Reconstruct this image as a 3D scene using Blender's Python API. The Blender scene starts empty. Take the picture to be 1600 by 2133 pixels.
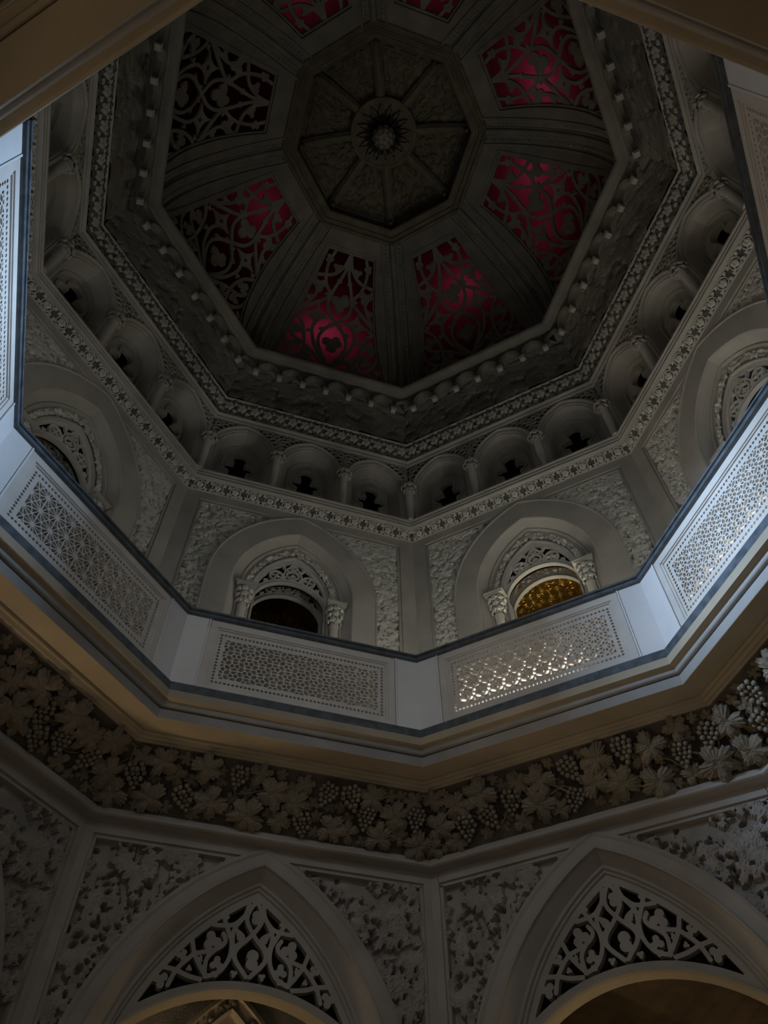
import bpy, bmesh, math, random
import numpy as np
from mathutils import Matrix, Vector

# ------------------------------------------------------------------ camera, world, lights
SC = bpy.context.scene
COL = SC.collection
EYE = 1.6                       # camera height above the floor; heights below are measured from the eye
A8 = math.cos(math.pi / 8)      # apothem / corner radius of the octagon
T8 = math.tan(math.pi / 8)      # half side / apothem
PI = math.pi

SC.view_settings.view_transform = 'Standard'
SC.view_settings.look = 'None'
SC.view_settings.gamma = 1.0
SC.view_settings.use_curve_mapping = False
SC.view_settings.exposure = -0.15


def set_camera():
    yaw, pitch, roll = (math.radians(x) for x in (-4.47668, 53.77478, -0.65873))
    fwd = Vector((math.sin(yaw) * math.cos(pitch), math.cos(yaw) * math.cos(pitch), math.sin(pitch)))
    right = Vector((math.cos(yaw), -math.sin(yaw), 0))
    up = right.cross(fwd)
    r2 = math.cos(roll) * right + math.sin(roll) * up
    u2 = -math.sin(roll) * right + math.cos(roll) * up
    cam = bpy.data.cameras.new('camera')
    cam.sensor_fit = 'VERTICAL'
    cam.sensor_height = 36.0
    cam.lens = 1571.389 / 2133 * 36.0
    cam.clip_end = 200
    o = bpy.data.objects.new('camera', cam)
    COL.objects.link(o)
    m = Matrix((r2, u2, -fwd)).transposed().to_4x4()
    m.translation = (0.13663, -2.70974, EYE)
    o.matrix_world = m
    SC.camera = o


set_camera()

world = bpy.data.worlds.new('world')
SC.world = world
world.use_nodes = True
bg = world.node_tree.nodes['Background']
bg.inputs[0].default_value = (0.55, 0.72, 1.0, 1)
bg.inputs[1].default_value = 0.25


def rot_of(s):
    return (s + 0.5) * PI / 4


def at(s, u, n, z):
    """side frame (u along the wall to the right, n outward from the axis, z above the eye) -> world"""
    a = rot_of(s)
    return Vector((u * math.cos(a) - n * math.sin(a), u * math.sin(a) + n * math.cos(a), z + EYE))


def area(name, pos, target, size, power, color, spread=180, sy=None):
    d = bpy.data.lights.new(name, 'AREA')
    d.shape = 'RECTANGLE'
    d.size = size
    d.size_y = sy or size
    d.energy = power
    d.color = color
    d.spread = math.radians(spread)
    o = bpy.data.objects.new(name, d)
    COL.objects.link(o)
    o.location = pos
    o.rotation_euler = (Vector(target) - Vector(pos)).to_track_quat('-Z', 'Y').to_euler()
    return o


def point(name, pos, power, color, radius=0.08):
    d = bpy.data.lights.new(name, 'POINT')
    d.energy = power
    d.color = color
    d.shadow_soft_size = radius
    o = bpy.data.objects.new(name, d)
    COL.objects.link(o)
    o.location = pos
    return o


COOL = (0.48, 0.69, 1.0)
NEUT = (1.0, 0.96, 0.88)
WARM = (1.0, 0.76, 0.47)
# daylight falling in through the high windows that end the two upper corridors
area('daylight_window_right', at(6, 0, 9.35, 8.15), at(6, 0, -2.7, 4.7), 1.3, 290, COOL, 60, 1.2)
area('daylight_window_left', at(2, 0, 9.35, 8.15), at(2, 0, -2.7, 4.7), 1.3, 290, COOL, 60, 1.2)
# added soft ambient fill on the ground floor behind the viewer
area('fill_lower_rear', at(3, 0, 5.6, 0.6), at(3, 0, -3, 2.6), 1.6, 11, (1.0, 0.95, 0.88), 160, 2.2)
area('fill_lower_rear_right', at(4, 0, 5.6, 0.6), at(4, 0, -3, 2.6), 1.6, 11, (1.0, 0.95, 0.88), 160, 2.2)
# added fill in the rear gallery bays, brightening the balustrade faces
area('fill_gallery_rear', at(3, 0, 5.0, 6.9), at(3, 0, -2.8, 4.4), 1.2, 8, (0.97, 0.98, 1.0), 80, 1.2)
area('fill_gallery_rear_right', at(4, 0, 5.0, 6.9), at(4, 0, -2.8, 4.4), 1.2, 4.5, (0.97, 0.98, 1.0), 80, 1.2)
# uplights standing on the gallery floor
point('uplight_front_right', at(7, 0.0, 4.5, 4.6), 26, NEUT, 0.08)
point('uplight_vault', at(7, 0.2, 5.1, 5.2), 80, (1.0, 0.9, 0.7), 0.06)
area('floor_strip_front_right', at(7, -0.25, 3.2, 4.34), at(7, -0.25, 2.82, 4.75), 1.3, 22, NEUT, 150, 0.08)
area('floor_strip_right', at(6, 0.0, 3.2, 4.34), at(6, 0.0, 2.82, 4.75), 1.6, 18, NEUT, 150, 0.08)
area('floor_strip_left', at(2, 0.0, 3.2, 4.34), at(2, 0.0, 2.82, 4.75), 1.6, 14, NEUT, 150, 0.08)
point('uplight_right_arch', at(6, 0.0, 4.3, 4.7), 10, (1.0, 0.88, 0.68), 0.08)
point('uplight_front_right_corner', at(7, -1.2, 3.5, 4.5), 8, NEUT, 0.08)
point('uplight_front_left', at(0, 1.25, 3.5, 4.5), 9.5, NEUT, 0.10)
point('uplight_mid_left', at(1, 0.4, 3.6, 4.5), 2.0, NEUT, 0.12)
point('uplight_far_right', at(5, 0.0, 3.6, 4.5), 2.0, NEUT, 0.12)
# warm lamps in the ground-floor corridors
point('corridor_lamp_front_left', at(0, 0.0, 3.98, 1.6), 5, WARM, 0.10)
point('corridor_lamp_front_right', at(7, -0.2, 4.05, 1.6), 5, WARM, 0.10)
point('corridor_lamp_front_right_rear', at(7, 0.4, 5.4, 1.4), 8, WARM, 0.10)
point('corridor_lamp_mid_left', at(1, 0.0, 5.3, -1.1), 165, WARM, 0.10)
point('corridor_lamp_rear', at(3, 0.3, 5.0, -1.0), 22, WARM, 0.10)
# hidden lamps added for hot spots behind the red dome glass: (side, across, up, power)
RED_LAMPS = ((0, -0.15, 1.2, 3.0), (7, 0.25, 2.0, 2.0), (6, 0.5, 2.3, 2.4), (6, -0.3, 1.5, 0.8), (5, -0.35, 2.1, 2.6),
             (4, 0.1, 2.4, 1.5), (3, 0.1, 2.4, 1.3), (1, -0.1, 2.6, 1.2))

# ------------------------------------------------------------------ materials
MATS = {}


def mat(name, c1, c2=None, scale=3.0, rough=0.7, bump=0.15, bscale=40.0, metallic=0.0, detail=6.0, contrast=(0.35, 0.7), spec=0.3):
    m = bpy.data.materials.new(name)
    m.use_nodes = True
    nt = m.node_tree
    b = nt.nodes['Principled BSDF']
    b.inputs['Roughness'].default_value = rough
    b.inputs['Metallic'].default_value = metallic
    b.inputs['Specular IOR Level'].default_value = spec
    tc = nt.nodes.new('ShaderNodeTexCoord')
    c2 = c2 or tuple(x * 0.75 for x in c1)
    n1 = nt.nodes.new('ShaderNodeTexNoise')
    n1.inputs['Scale'].default_value = scale
    n1.inputs['Detail'].default_value = detail
    nt.links.new(tc.outputs['Object'], n1.inputs['Vector'])
    r = nt.nodes.new('ShaderNodeValToRGB')
    r.color_ramp.elements[0].position = contrast[0]
    r.color_ramp.elements[1].position = contrast[1]
    r.color_ramp.elements[0].color = (*c2, 1)
    r.color_ramp.elements[1].color = (*c1, 1)
    nt.links.new(n1.outputs['Fac'], r.inputs['Fac'])
    nt.links.new(r.outputs['Color'], b.inputs['Base Color'])
    if bump:
        n2 = nt.nodes.new('ShaderNodeTexNoise')
        n2.inputs['Scale'].default_value = bscale
        n2.inputs['Detail'].default_value = 4
        nt.links.new(tc.outputs['Object'], n2.inputs['Vector'])
        bn = nt.nodes.new('ShaderNodeBump')
        bn.inputs['Strength'].default_value = bump
        bn.inputs['Distance'].default_value = 0.02
        nt.links.new(n2.outputs['Fac'], bn.inputs['Height'])
        nt.links.new(bn.outputs['Normal'], b.inputs['Normal'])
    MATS[name] = m
    return m


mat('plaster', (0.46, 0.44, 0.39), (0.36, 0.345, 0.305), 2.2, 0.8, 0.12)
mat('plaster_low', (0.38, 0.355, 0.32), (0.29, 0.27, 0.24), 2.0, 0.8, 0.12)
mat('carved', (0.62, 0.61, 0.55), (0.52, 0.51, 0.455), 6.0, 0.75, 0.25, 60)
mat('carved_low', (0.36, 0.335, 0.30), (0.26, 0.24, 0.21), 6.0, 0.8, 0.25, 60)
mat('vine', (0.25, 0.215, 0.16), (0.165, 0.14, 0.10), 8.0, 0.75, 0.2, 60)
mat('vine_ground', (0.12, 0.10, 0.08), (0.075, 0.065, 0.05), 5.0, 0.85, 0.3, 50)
mat('carved_ground', (0.14, 0.135, 0.12), (0.10, 0.095, 0.085), 6.0, 0.85, 0.3, 60)  # stone darkened so the shade between carved leaves sits in its colour
mat('cream', (0.44, 0.375, 0.27), (0.34, 0.29, 0.21), 1.6, 0.7, 0.12)
mat('grey_paint', (0.33, 0.32, 0.30), (0.26, 0.245, 0.225), 2.0, 0.65, 0.1)
mat('white_marble', (0.75, 0.745, 0.73), (0.66, 0.655, 0.64), 1.6, 0.4, 0.03, 30, contrast=(0.3, 0.62))
mat('pale_stone', (0.64, 0.605, 0.55), (0.55, 0.515, 0.465), 4.0, 0.55, 0.08, 50)
mat('dark_marble', (0.115, 0.132, 0.145), (0.07, 0.082, 0.092), 14.0, 0.3, 0.06, 40, detail=9, contrast=(0.4, 0.62), spec=0.5)
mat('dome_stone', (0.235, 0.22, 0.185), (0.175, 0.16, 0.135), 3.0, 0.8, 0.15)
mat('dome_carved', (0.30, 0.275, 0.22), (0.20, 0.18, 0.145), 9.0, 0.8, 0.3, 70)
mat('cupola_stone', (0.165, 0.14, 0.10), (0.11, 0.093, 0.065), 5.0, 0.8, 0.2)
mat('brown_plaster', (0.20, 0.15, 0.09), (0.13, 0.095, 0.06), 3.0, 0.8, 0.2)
mat('gold', (0.62, 0.40, 0.09), (0.42, 0.25, 0.05), 5.0, 0.38, 0.0, metallic=0.85)
mat('floor_marble', (0.45, 0.40, 0.34), (0.36, 0.31, 0.26), 2.0, 0.35, 0.03)
mat('shade_black', (0.02, 0.018, 0.015), (0.012, 0.011, 0.01), 3.0, 0.9, 0.0)  # near-black stands in for shade behind piercings; also colours the petals


def gold_pattern():
    m = MATS['gold']
    nt = m.node_tree
    b = nt.nodes['Principled BSDF']
    tc = nt.nodes.new('ShaderNodeTexCoord')
    v = nt.nodes.new('ShaderNodeTexVoronoi')
    v.feature = 'F1'
    v.inputs['Scale'].default_value = 7.0
    v.inputs['Randomness'].default_value = 0.25
    nt.links.new(tc.outputs['Object'], v.inputs['Vector'])
    w = nt.nodes.new('ShaderNodeMath')
    w.operation = 'SINE'
    mul = nt.nodes.new('ShaderNodeMath')
    mul.operation = 'MULTIPLY'
    mul.inputs[1].default_value = 40
    nt.links.new(v.outputs['Distance'], mul.inputs[0])
    nt.links.new(mul.outputs[0], w.inputs[0])
    bn = nt.nodes.new('ShaderNodeBump')
    bn.inputs['Strength'].default_value = 0.6
    bn.inputs['Distance'].default_value = 0.02
    nt.links.new(w.outputs[0], bn.inputs['Height'])
    nt.links.new(bn.outputs['Normal'], b.inputs['Normal'])


gold_pattern()


def red_glass():
    m = bpy.data.materials.new('red_glass')
    m.use_nodes = True
    nt = m.node_tree
    nt.nodes.remove(nt.nodes['Principled BSDF'])
    out = nt.nodes['Material Output']
    tr = nt.nodes.new('ShaderNodeBsdfTranslucent')
    tr.inputs['Color'].default_value = (0.72, 0.07, 0.16, 1)
    di = nt.nodes.new('ShaderNodeBsdfDiffuse')
    di.inputs['Color'].default_value = (0.05, 0.006, 0.012, 1)
    mx = nt.nodes.new('ShaderNodeMixShader')
    mx.inputs[0].default_value = 0.35
    nt.links.new(tr.outputs[0], mx.inputs[1])
    nt.links.new(di.outputs[0], mx.inputs[2])
    nt.links.new(mx.outputs[0], out.inputs['Surface'])
    MATS['red_glass'] = m


red_glass()


# ------------------------------------------------------------------ mesh helpers
class MB:
    """collects vertices and faces of ONE mesh, in the side frame (u, n, z)"""

    def __init__(self):
        self.v = []
        self.f = []

    def add(self, vs, fs):
        o = len(self.v)
        self.v.extend(vs)
        self.f.extend(tuple(i + o for i in f) for f in fs)
        return self

    def box(self, u0, u1, n0, n1, z0, z1):
        vs = [(u, n, z) for u in (u0, u1) for n in (n0, n1) for z in (z0, z1)]
        return self.add(vs, [(0, 1, 3, 2), (4, 6, 7, 5), (0, 4, 5, 1), (2, 3, 7, 6), (0, 2, 6, 4), (1, 5, 7, 3)])

    def loft(self, rows, closed=False, wrap=False):
        k = len(rows[0])
        vs = [p for r in rows for p in r]
        fs = []
        R = len(rows)
        for i in range(R if wrap else R - 1):
            i2 = (i + 1) % R
            for j in range(k if closed else k - 1):
                j2 = (j + 1) % k
                fs.append((i * k + j, i * k + j2, i2 * k + j2, i2 * k + j))
        return self.add(vs, fs)

    def ngon(self, pts):
        return self.add(list(pts), [tuple(range(len(pts)))])

    def lathe(self, prof, u, n, seg=12):
        rows = [[(u + r * math.cos(2 * PI * j / seg), n + r * math.sin(2 * PI * j / seg), z) for j in range(seg)] for r, z in prof]
        self.loft(rows, closed=True)
        self.ngon(rows[0])
        self.ngon(rows[-1])
        return self

    def tube(self, path, rad, seg=6):
        pts = [Vector(p) for p in path]
        rows = []
        for i, p in enumerate(pts):
            t = (pts[min(i + 1, len(pts) - 1)] - pts[max(i - 1, 0)]).normalized()
            a = Vector((0, 0, 1)) if abs(t.z) < 0.9 else Vector((1, 0, 0))
            x = t.cross(a).normalized()
            y = t.cross(x)
            r = rad[i] if isinstance(rad, (list, tuple)) else rad
            rows.append([tuple(p + r * (x * math.cos(2 * PI * j / seg) + y * math.sin(2 * PI * j / seg))) for j in range(seg)])
        return self.loft(rows, closed=True)

    def ball(self, c, r, seg=6, rings=4, squash=1.0):
        rows = []
        for i in range(1, rings):
            t = PI * i / rings
            rows.append([(c[0] + r * math.sin(t) * math.cos(2 * PI * j / seg), c[1] + r * math.sin(t) * math.sin(2 * PI * j / seg),
                          c[2] + squash * r * math.cos(t)) for j in range(seg)])
        o = len(self.v)
        self.loft(rows, closed=True)
        m = len(rows)
        top = len(self.v)
        self.v.append((c[0], c[1], c[2] + r * squash))
        self.v.append((c[0], c[1], c[2] - r * squash))
        for j in range(seg):
            self.f.append((o + j, o + (j + 1) % seg, top))
            self.f.append((o + (m - 1) * seg + j, o + (m - 1) * seg + (j + 1) % seg, top + 1))
        return self

    def mesh(self, name, material, base=(0, 0, 0), smooth=False):
        me = bpy.data.meshes.new(name)
        bx, by, bz = base
        me.from_pydata([(x - bx, y - by, z - bz) for x, y, z in self.v], [], self.f)
        me.materials.append(MATS[material])
        if len(self.f) < 6000:
            bm = bmesh.new()
            bm.from_mesh(me)
            bmesh.ops.recalc_face_normals(bm, faces=bm.faces)
            bm.to_mesh(me)
            bm.free()
        if smooth:
            me.polygons.foreach_set('use_smooth', [True] * len(me.polygons))
        me.update()
        return me


def octring(prof, mb=None, open_sides=()):
    """profile of (corner radius, z) swept around the whole octagon, mitred at the corners"""
    mb = mb or MB()
    for s in range(8):
        if s in open_sides:
            continue
        rows = []
        for r, z in prof:
            a, b = at(s, -r * A8 * T8, r * A8, z), at(s, r * A8 * T8, r * A8, z)
            rows.append([(a.x, a.y, z), (b.x, b.y, z)])
        mb.loft(rows)
    return mb


def sidestrip(prof, mb=None):
    """profile of (corner radius, z) swept along one side in the side frame"""
    mb = mb or MB()
    mb.loft([[(-r * A8 * T8, r * A8, z), (r * A8 * T8, r * A8, z)] for r, z in prof])
    return mb


def tag(o, label, cat=None, group=None, kind=None):
    if label:
        o['label'] = label
    if cat:
        o['category'] = cat
    if group:
        o['group'] = group
    if kind:
        o['kind'] = kind
    return o


def thing(name, s, base, label, cat=None, group=None, kind=None):
    o = bpy.data.objects.new(name, None)
    o.empty_display_size = 0.1
    COL.objects.link(o)
    o.location = at(s, *base) if s is not None else Vector((base[0], base[1], base[2] + EYE))
    o.rotation_euler = (0, 0, rot_of(s) if s is not None else 0)
    return tag(o, label, cat, group, kind)


def part(name, me, parent, m=None, label=None, kind=None):
    o = bpy.data.objects.new(name, me)
    COL.objects.link(o)
    o.parent = parent
    if m is not None:
        o.matrix_local = m
    return tag(o, label, None, None, kind)


def solo(name, me, s, base, label, cat=None, group=None, kind=None):
    o = bpy.data.objects.new(name, me)
    COL.objects.link(o)
    o.location = at(s, *base) if s is not None else Vector((base[0], base[1], base[2] + EYE))
    o.rotation_euler = (0, 0, rot_of(s) if s is not None else 0)
    return tag(o, label, cat, group, kind)


# ------------------------------------------------------------------ curves and plates
def arch(hw, zs, za, zb, N=12):
    h = za - zs
    c = (h * h - hw * hw) / (2 * hw)
    R = hw + c
    p1 = math.atan2(h, c)
    right = [(R * math.cos(p1 * i / N) - c, zs + R * math.sin(p1 * i / N)) for i in range(N + 1)]
    left = [(-u, z) for u, z in right]
    return [(-hw, zb)] + left + right[::-1][1:] + [(hw, zb)]


def round_arch(hw, zs, za, zb, N=24):
    h = za - zs
    R = (hw * hw + h * h) / (2 * h)
    c = za - R
    a = math.asin(min(1, hw / R)) if h <= hw else PI - math.asin(hw / R)
    return [(-hw, zb)] + [(R * math.sin(-a + 2 * a * i / N), c + R * math.cos(-a + 2 * a * i / N)) for i in range(N + 1)] + [(hw, zb)]


def lift(pts, n):
    return [(u, n, z) for u, z in pts]


def in_poly(U, V, pts):
    ins = np.zeros(U.shape, bool)
    D = np.full(U.shape, 1e9)
    m = len(pts)
    for i in range(m):
        x1, y1 = pts[i]
        x2, y2 = pts[(i + 1) % m]
        if y1 != y2:
            c = ((y1 > V) != (y2 > V)) & (U < (x2 - x1) * (V - y1) / (y2 - y1) + x1)
            ins ^= c
        dx, dy = x2 - x1, y2 - y1
        L = dx * dx + dy * dy
        if L > 0:
            t = np.clip(((U - x1) * dx + (V - y1) * dy) / L, 0, 1)
            D = np.minimum(D, np.hypot(U - x1 - t * dx, V - y1 - t * dy))
    return np.where(ins, D, -D)


def smooth_path(pts, k=6):
    if len(pts) < 3:
        return pts
    P = [pts[0]] + list(pts) + [pts[-1]]
    out = []
    for i in range(1, len(P) - 2):
        p0, p1, p2, p3 = P[i - 1], P[i], P[i + 1], P[i + 2]
        for j in range(k):
            t = j / k
            out.append(tuple(0.5 * (2 * p1[d] + (p2[d] - p0[d]) * t + (2 * p0[d] - 5 * p1[d] + 4 * p2[d] - p3[d]) * t * t
                                    + (3 * p1[d] - p0[d] - 3 * p2[d] + p3[d]) * t ** 3) for d in (0, 1)))
    out.append(tuple(pts[-1]))
    return out


def stroke(F, U, V, pts, w):
    P = smooth_path(pts)
    for (x1, y1), (x2, y2) in zip(P, P[1:]):
        m = (U > min(x1, x2) - w * 3) & (U < max(x1, x2) + w * 3) & (V > min(y1, y2) - w * 3) & (V < max(y1, y2) + w * 3)
        if not m.any():
            continue
        dx, dy = x2 - x1, y2 - y1
        L = dx * dx + dy * dy + 1e-12
        u, v = U[m], V[m]
        t = np.clip(((u - x1) * dx + (v - y1) * dy) / L, 0, 1)
        F[m] = np.maximum(F[m], w - np.hypot(u - x1 - t * dx, v - y1 - t * dy))


def leafblob(F, U, V, cx, cy, sz, rot, lobes=3):
    """solid trefoil / bud shaped leaf"""
    c, s = math.cos(rot), math.sin(rot)
    x = ((U - cx) * c + (V - cy) * s) / sz
    y = (-(U - cx) * s + (V - cy) * c) / sz
    th = np.arctan2(y, x)
    rl = 0.42 + 0.58 * np.abs(np.cos(lobes * th / 2)) ** 0.9
    np.maximum(F, (rl - np.hypot(x, y)) * sz * 0.7, out=F)


def grid(u0, u1, v0, v1, res):
    us = np.arange(u0, u1 + res, res)
    vs = np.arange(v0, v1 + res, res)
    return np.meshgrid(us, vs, indexing='ij')


def plate(F, U, V, mapf, d0, d1, mb=None, back=True):
    """marching squares: solid where F > 0; front at depth d0, back at depth d1, walls between"""
    mb = mb or MB()
    F = F.copy()
    F[0, :] = F[-1, :] = -1e-3
    F[:, 0] = F[:, -1] = -1e-3
    F[F == 0] = 1e-9
    nu, nv = F.shape
    pos = F > 0
    vid = {}
    P = []

    def vtx(key, u, v):
        i = vid.get(key)
        if i is None:
            i = vid[key] = len(P)
            P.append((u, v))
        return i

    def corner(i, j):
        return vtx((i, j, 0), U[i, j], V[i, j])

    def hx(i, j):
        a, b = F[i, j], F[i + 1, j]
        t = a / (a - b)
        return vtx((i, j, 1), U[i, j] + t * (U[i + 1, j] - U[i, j]), V[i, j])

    def vx(i, j):
        a, b = F[i, j], F[i, j + 1]
        t = a / (a - b)
        return vtx((i, j, 2), U[i, j], V[i, j] + t * (V[i, j + 1] - V[i, j]))

    cnt = pos[:-1, :-1].astype(int) + pos[1:, :-1] + pos[:-1, 1:] + pos[1:, 1:]
    faces = []
    walls = []
    for j in range(nv - 1):
        col = cnt[:, j]
        i = 0
        while i < nu - 1:
            k = col[i]
            if k == 0:
                i += 1
                continue
            if k == 4:
                i0 = i
                while i < nu - 1 and col[i] == 4:
                    i += 1
                faces.append((corner(i0, j), corner(i, j), corner(i, j + 1), corner(i0, j + 1)))
                continue
            cs = ((i, j), (i + 1, j), (i + 1, j + 1), (i, j + 1))
            es = ((0, i, j), (1, i + 1, j), (0, i, j + 1), (1, i, j))
            ring = []
            for a in range(4):
                b = (a + 1) % 4
                pa, pb = pos[cs[a]], pos[cs[b]]
                if pa:
                    ring.append((corner(*cs[a]), 0))
                if pa != pb:
                    e = es[a]
                    ring.append((hx(e[1], e[2]) if e[0] == 0 else vx(e[1], e[2]), 1 if pa else 2))
            if len(ring) >= 3:
                faces.append(tuple(r[0] for r in ring))
            m = len(ring)
            for a in range(m):
                if ring[a][1] == 1 and ring[(a + 1) % m][1] == 2:
                    walls.append((ring[a][0], ring[(a + 1) % m][0]))
            i += 1
    n = len(P)
    o = len(mb.v)
    mb.v.extend(mapf(u, v, d0) for u, v in P)
    mb.v.extend(mapf(u, v, d1) for u, v in P)
    mb.f.extend(tuple(o + x for x in f) for f in faces)
    if back:
        mb.f.extend(tuple(o + n + x for x in reversed(f)) for f in faces)
    mb.f.extend((o + b, o + a, o + n + a, o + n + b) for a, b in walls)
    return mb


def stamp(H, U, V, cx, cy, sz, rot, amp, lft, lobes=5):
    res = U[1, 0] - U[0, 0]
    k = int(sz * 1.15 / res) + 1
    i = int(round((cx - U[0, 0]) / res))
    j = int(round((cy - V[0, 0]) / res))
    a0, a1, b0, b1 = max(0, i - k), min(U.shape[0], i + k + 1), max(0, j - k), min(U.shape[1], j + k + 1)
    if a0 >= a1 or b0 >= b1:
        return
    u, v = U[a0:a1, b0:b1], V[a0:a1, b0:b1]
    c, s = math.cos(rot), math.sin(rot)
    x = ((u - cx) * c + (v - cy) * s) / sz
    y = (-(u - cx) * s + (v - cy) * c) / sz
    rho = np.hypot(x, y)
    th = np.arctan2(y, x)
    rl = 0.50 + 0.42 * np.abs(np.cos(lobes * th / 2)) ** 0.8 + 0.05 * np.cos(lobes * 3 * th)
    q = rho / rl
    vein = np.exp(-(np.abs(np.sin(lobes * th / 2)) * rho / 0.07) ** 2)
    h = lft + amp * (1 - 0.75 * q ** 2) - amp * 0.4 * vein
    sub = H[a0:a1, b0:b1]
    m = (q < 1) & (h > sub)
    sub[m] = h[m]


def relief(bounds, res, inside, seed, sizes, count, amp, mapf, holes=0, lobes=5, mb=None, hole_r=0.014, hole_d=0.03, ground=0.0, slot=1.0):
    """carved foliage as a height field, kept where inside(U, V) > 0"""
    rnd = random.Random(seed)
    U, V = grid(*bounds, res)
    F = inside(U, V)
    H = np.full(U.shape, -ground)
    for _ in range(count):
        cx, cy = rnd.uniform(bounds[0], bounds[1]), rnd.uniform(bounds[2], bounds[3])
        stamp(H, U, V, cx, cy, rnd.uniform(*sizes), rnd.uniform(0, 6.28), amp * rnd.uniform(0.6, 1), amp * rnd.uniform(0.1, 0.7), lobes)
    for _ in range(holes):
        cx, cy = rnd.uniform(bounds[0], bounds[1]), rnd.uniform(bounds[2], bounds[3])
        r = hole_r * rnd.uniform(0.6, 1.3)
        th = rnd.uniform(0, 3.14)
        k = int(r * 5 / res) + 1
        i, j = int((cx - U[0, 0]) / res), int((cy - V[0, 0]) / res)
        a0, a1, b0, b1 = max(0, i - k), min(U.shape[0], i + k), max(0, j - k), min(U.shape[1], j + k)
        x, y = U[a0:a1, b0:b1] - cx, V[a0:a1, b0:b1] - cy
        q = np.hypot((x * math.cos(th) + y * math.sin(th)) / slot, (-x * math.sin(th) + y * math.cos(th)))
        H[a0:a1, b0:b1] -= hole_d * np.clip(1.6 - q / r, 0, 1)
    keep = F > -res * 0.5
    cell = keep[:-1, :-1] & keep[1:, :-1] & keep[:-1, 1:] & keep[1:, 1:]
    idx = np.full(U.shape, -1)
    use = np.zeros(U.shape, bool)
    use[:-1, :-1] |= cell
    use[1:, :-1] |= cell
    use[:-1, 1:] |= cell
    use[1:, 1:] |= cell
    idx[use] = np.arange(use.sum())
    mb = mb or MB()
    vs = [mapf(float(u), float(v), float(h)) for u, v, h in zip(U[use], V[use], H[use])]
    ii, jj = np.nonzero(cell)
    fs = np.stack([idx[ii, jj], idx[ii + 1, jj], idx[ii + 1, jj + 1], idx[ii, jj + 1]], 1).tolist()
    mb.add(vs, fs)
    return mb


def vine_leaf(mb, N=20, size=1.0, height=0.28, seed=0, c=(0, 0, 0)):
    """domed lobed leaf standing proud of its ground; local x, y in the plane, z out of it"""
    rnd = random.Random(seed)
    out, mid, skirt = [], [], []
    for i in range(N):
        th = 2 * PI * i / N
        r = 0.55 + 0.42 * abs(math.cos(2.5 * th)) ** 0.9 + (0.06 if i % 2 else -0.05) + rnd.uniform(-0.05, 0.05)
        x, y = size * r * math.cos(th), size * r * math.sin(th)
        k = 0.5
        dip = -0.6 if i in (4, 16) else 0.0
        mid.append((c[0] + x * k, c[1] + y * k, c[2] + size * height * (1.0 + dip + rnd.uniform(-.1, .1))))
        out.append((c[0] + x, c[1] + y, c[2] + size * height * rnd.uniform(0.45, 0.75)))
        skirt.append((c[0] + x * 0.92, c[1] + y * 0.92, c[2] - size * 0.12))
    mb.loft([skirt, out, mid], closed=True)
    o = len(mb.v)
    mb.v.append((c[0], c[1], c[2] + size * height * 0.7))
    for i in range(N):
        mb.f.append((o - N + i, o - N + (i + 1) % N, o))
    return mb


def grape_leaf(seed):
    """palmate vine leaf: five toothed lobes, deep drilled sinuses, raised veins"""
    rnd = random.Random(seed)
    ctl = [(-90, .30), (-66, .72), (-38, .84), (-14, .78), (-2, .70), (4, .46), (12, .74), (38, .96), (56, .84), (63, .50), (70, .84), (90, 1.08)]
    ang = [math.radians(a) for a, _ in ctl] + [PI - math.radians(a) for a, _ in ctl[-2:0:-1]]
    rad = [r for _, r in ctl] + [r for _, r in ctl[-2:0:-1]]
    N = 44
    mb = MB()
    full = ang + [ang[0] + 2 * PI]
    fr = rad + [rad[0]]
    skirt, out, mid, inn = [], [], [], []
    for i in range(N):
        t = -PI / 2 + 2 * PI * i / N
        r = float(np.interp(t, full, fr)) * (1 + (0.07 if i % 2 else -0.05) + rnd.uniform(-.05, .05))
        x, y = math.cos(t), math.sin(t)
        lobe = max(0.0, min(1.0, (r - .45) / .45))
        out.append((r * x, r * y, 0.13 + 0.10 * math.sin(3 * t + seed) + rnd.uniform(0, .05)))
        skirt.append((r * x * .95, r * y * .95, -0.12))
        mid.append((r * .62 * x, r * .62 * y, 0.20 + 0.10 * lobe + 0.05 * math.sin(3 * t + seed)))
        inn.append((r * .28 * x, r * .28 * y, 0.30))
    mb.loft([skirt, out, mid, inn], closed=True)
    o = len(mb.v)
    mb.v.append((0, 0, 0.24))
    for i in range(N):
        mb.f.append((o - N + i, o - N + (i + 1) % N, o))
    return mb


# labels: where each of the eight sides shows in the photograph
WHERE = {0: 'left of the front corner', 1: 'on the left', 2: 'at the far left', 3: 'overhead at upper left', 4: 'overhead at upper right',
         5: 'at the far right', 6: 'on the right', 7: 'right of the front corner'}
SIDE = {0: 'front_left', 1: 'mid_left', 2: 'left', 3: 'rear_left', 4: 'rear_right', 5: 'right', 6: 'mid_right', 7: 'front_right'}
ALL = range(8)
SEEN = (0, 1, 2, 5, 6, 7)       # sides of the upper storey that the photograph shows


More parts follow.
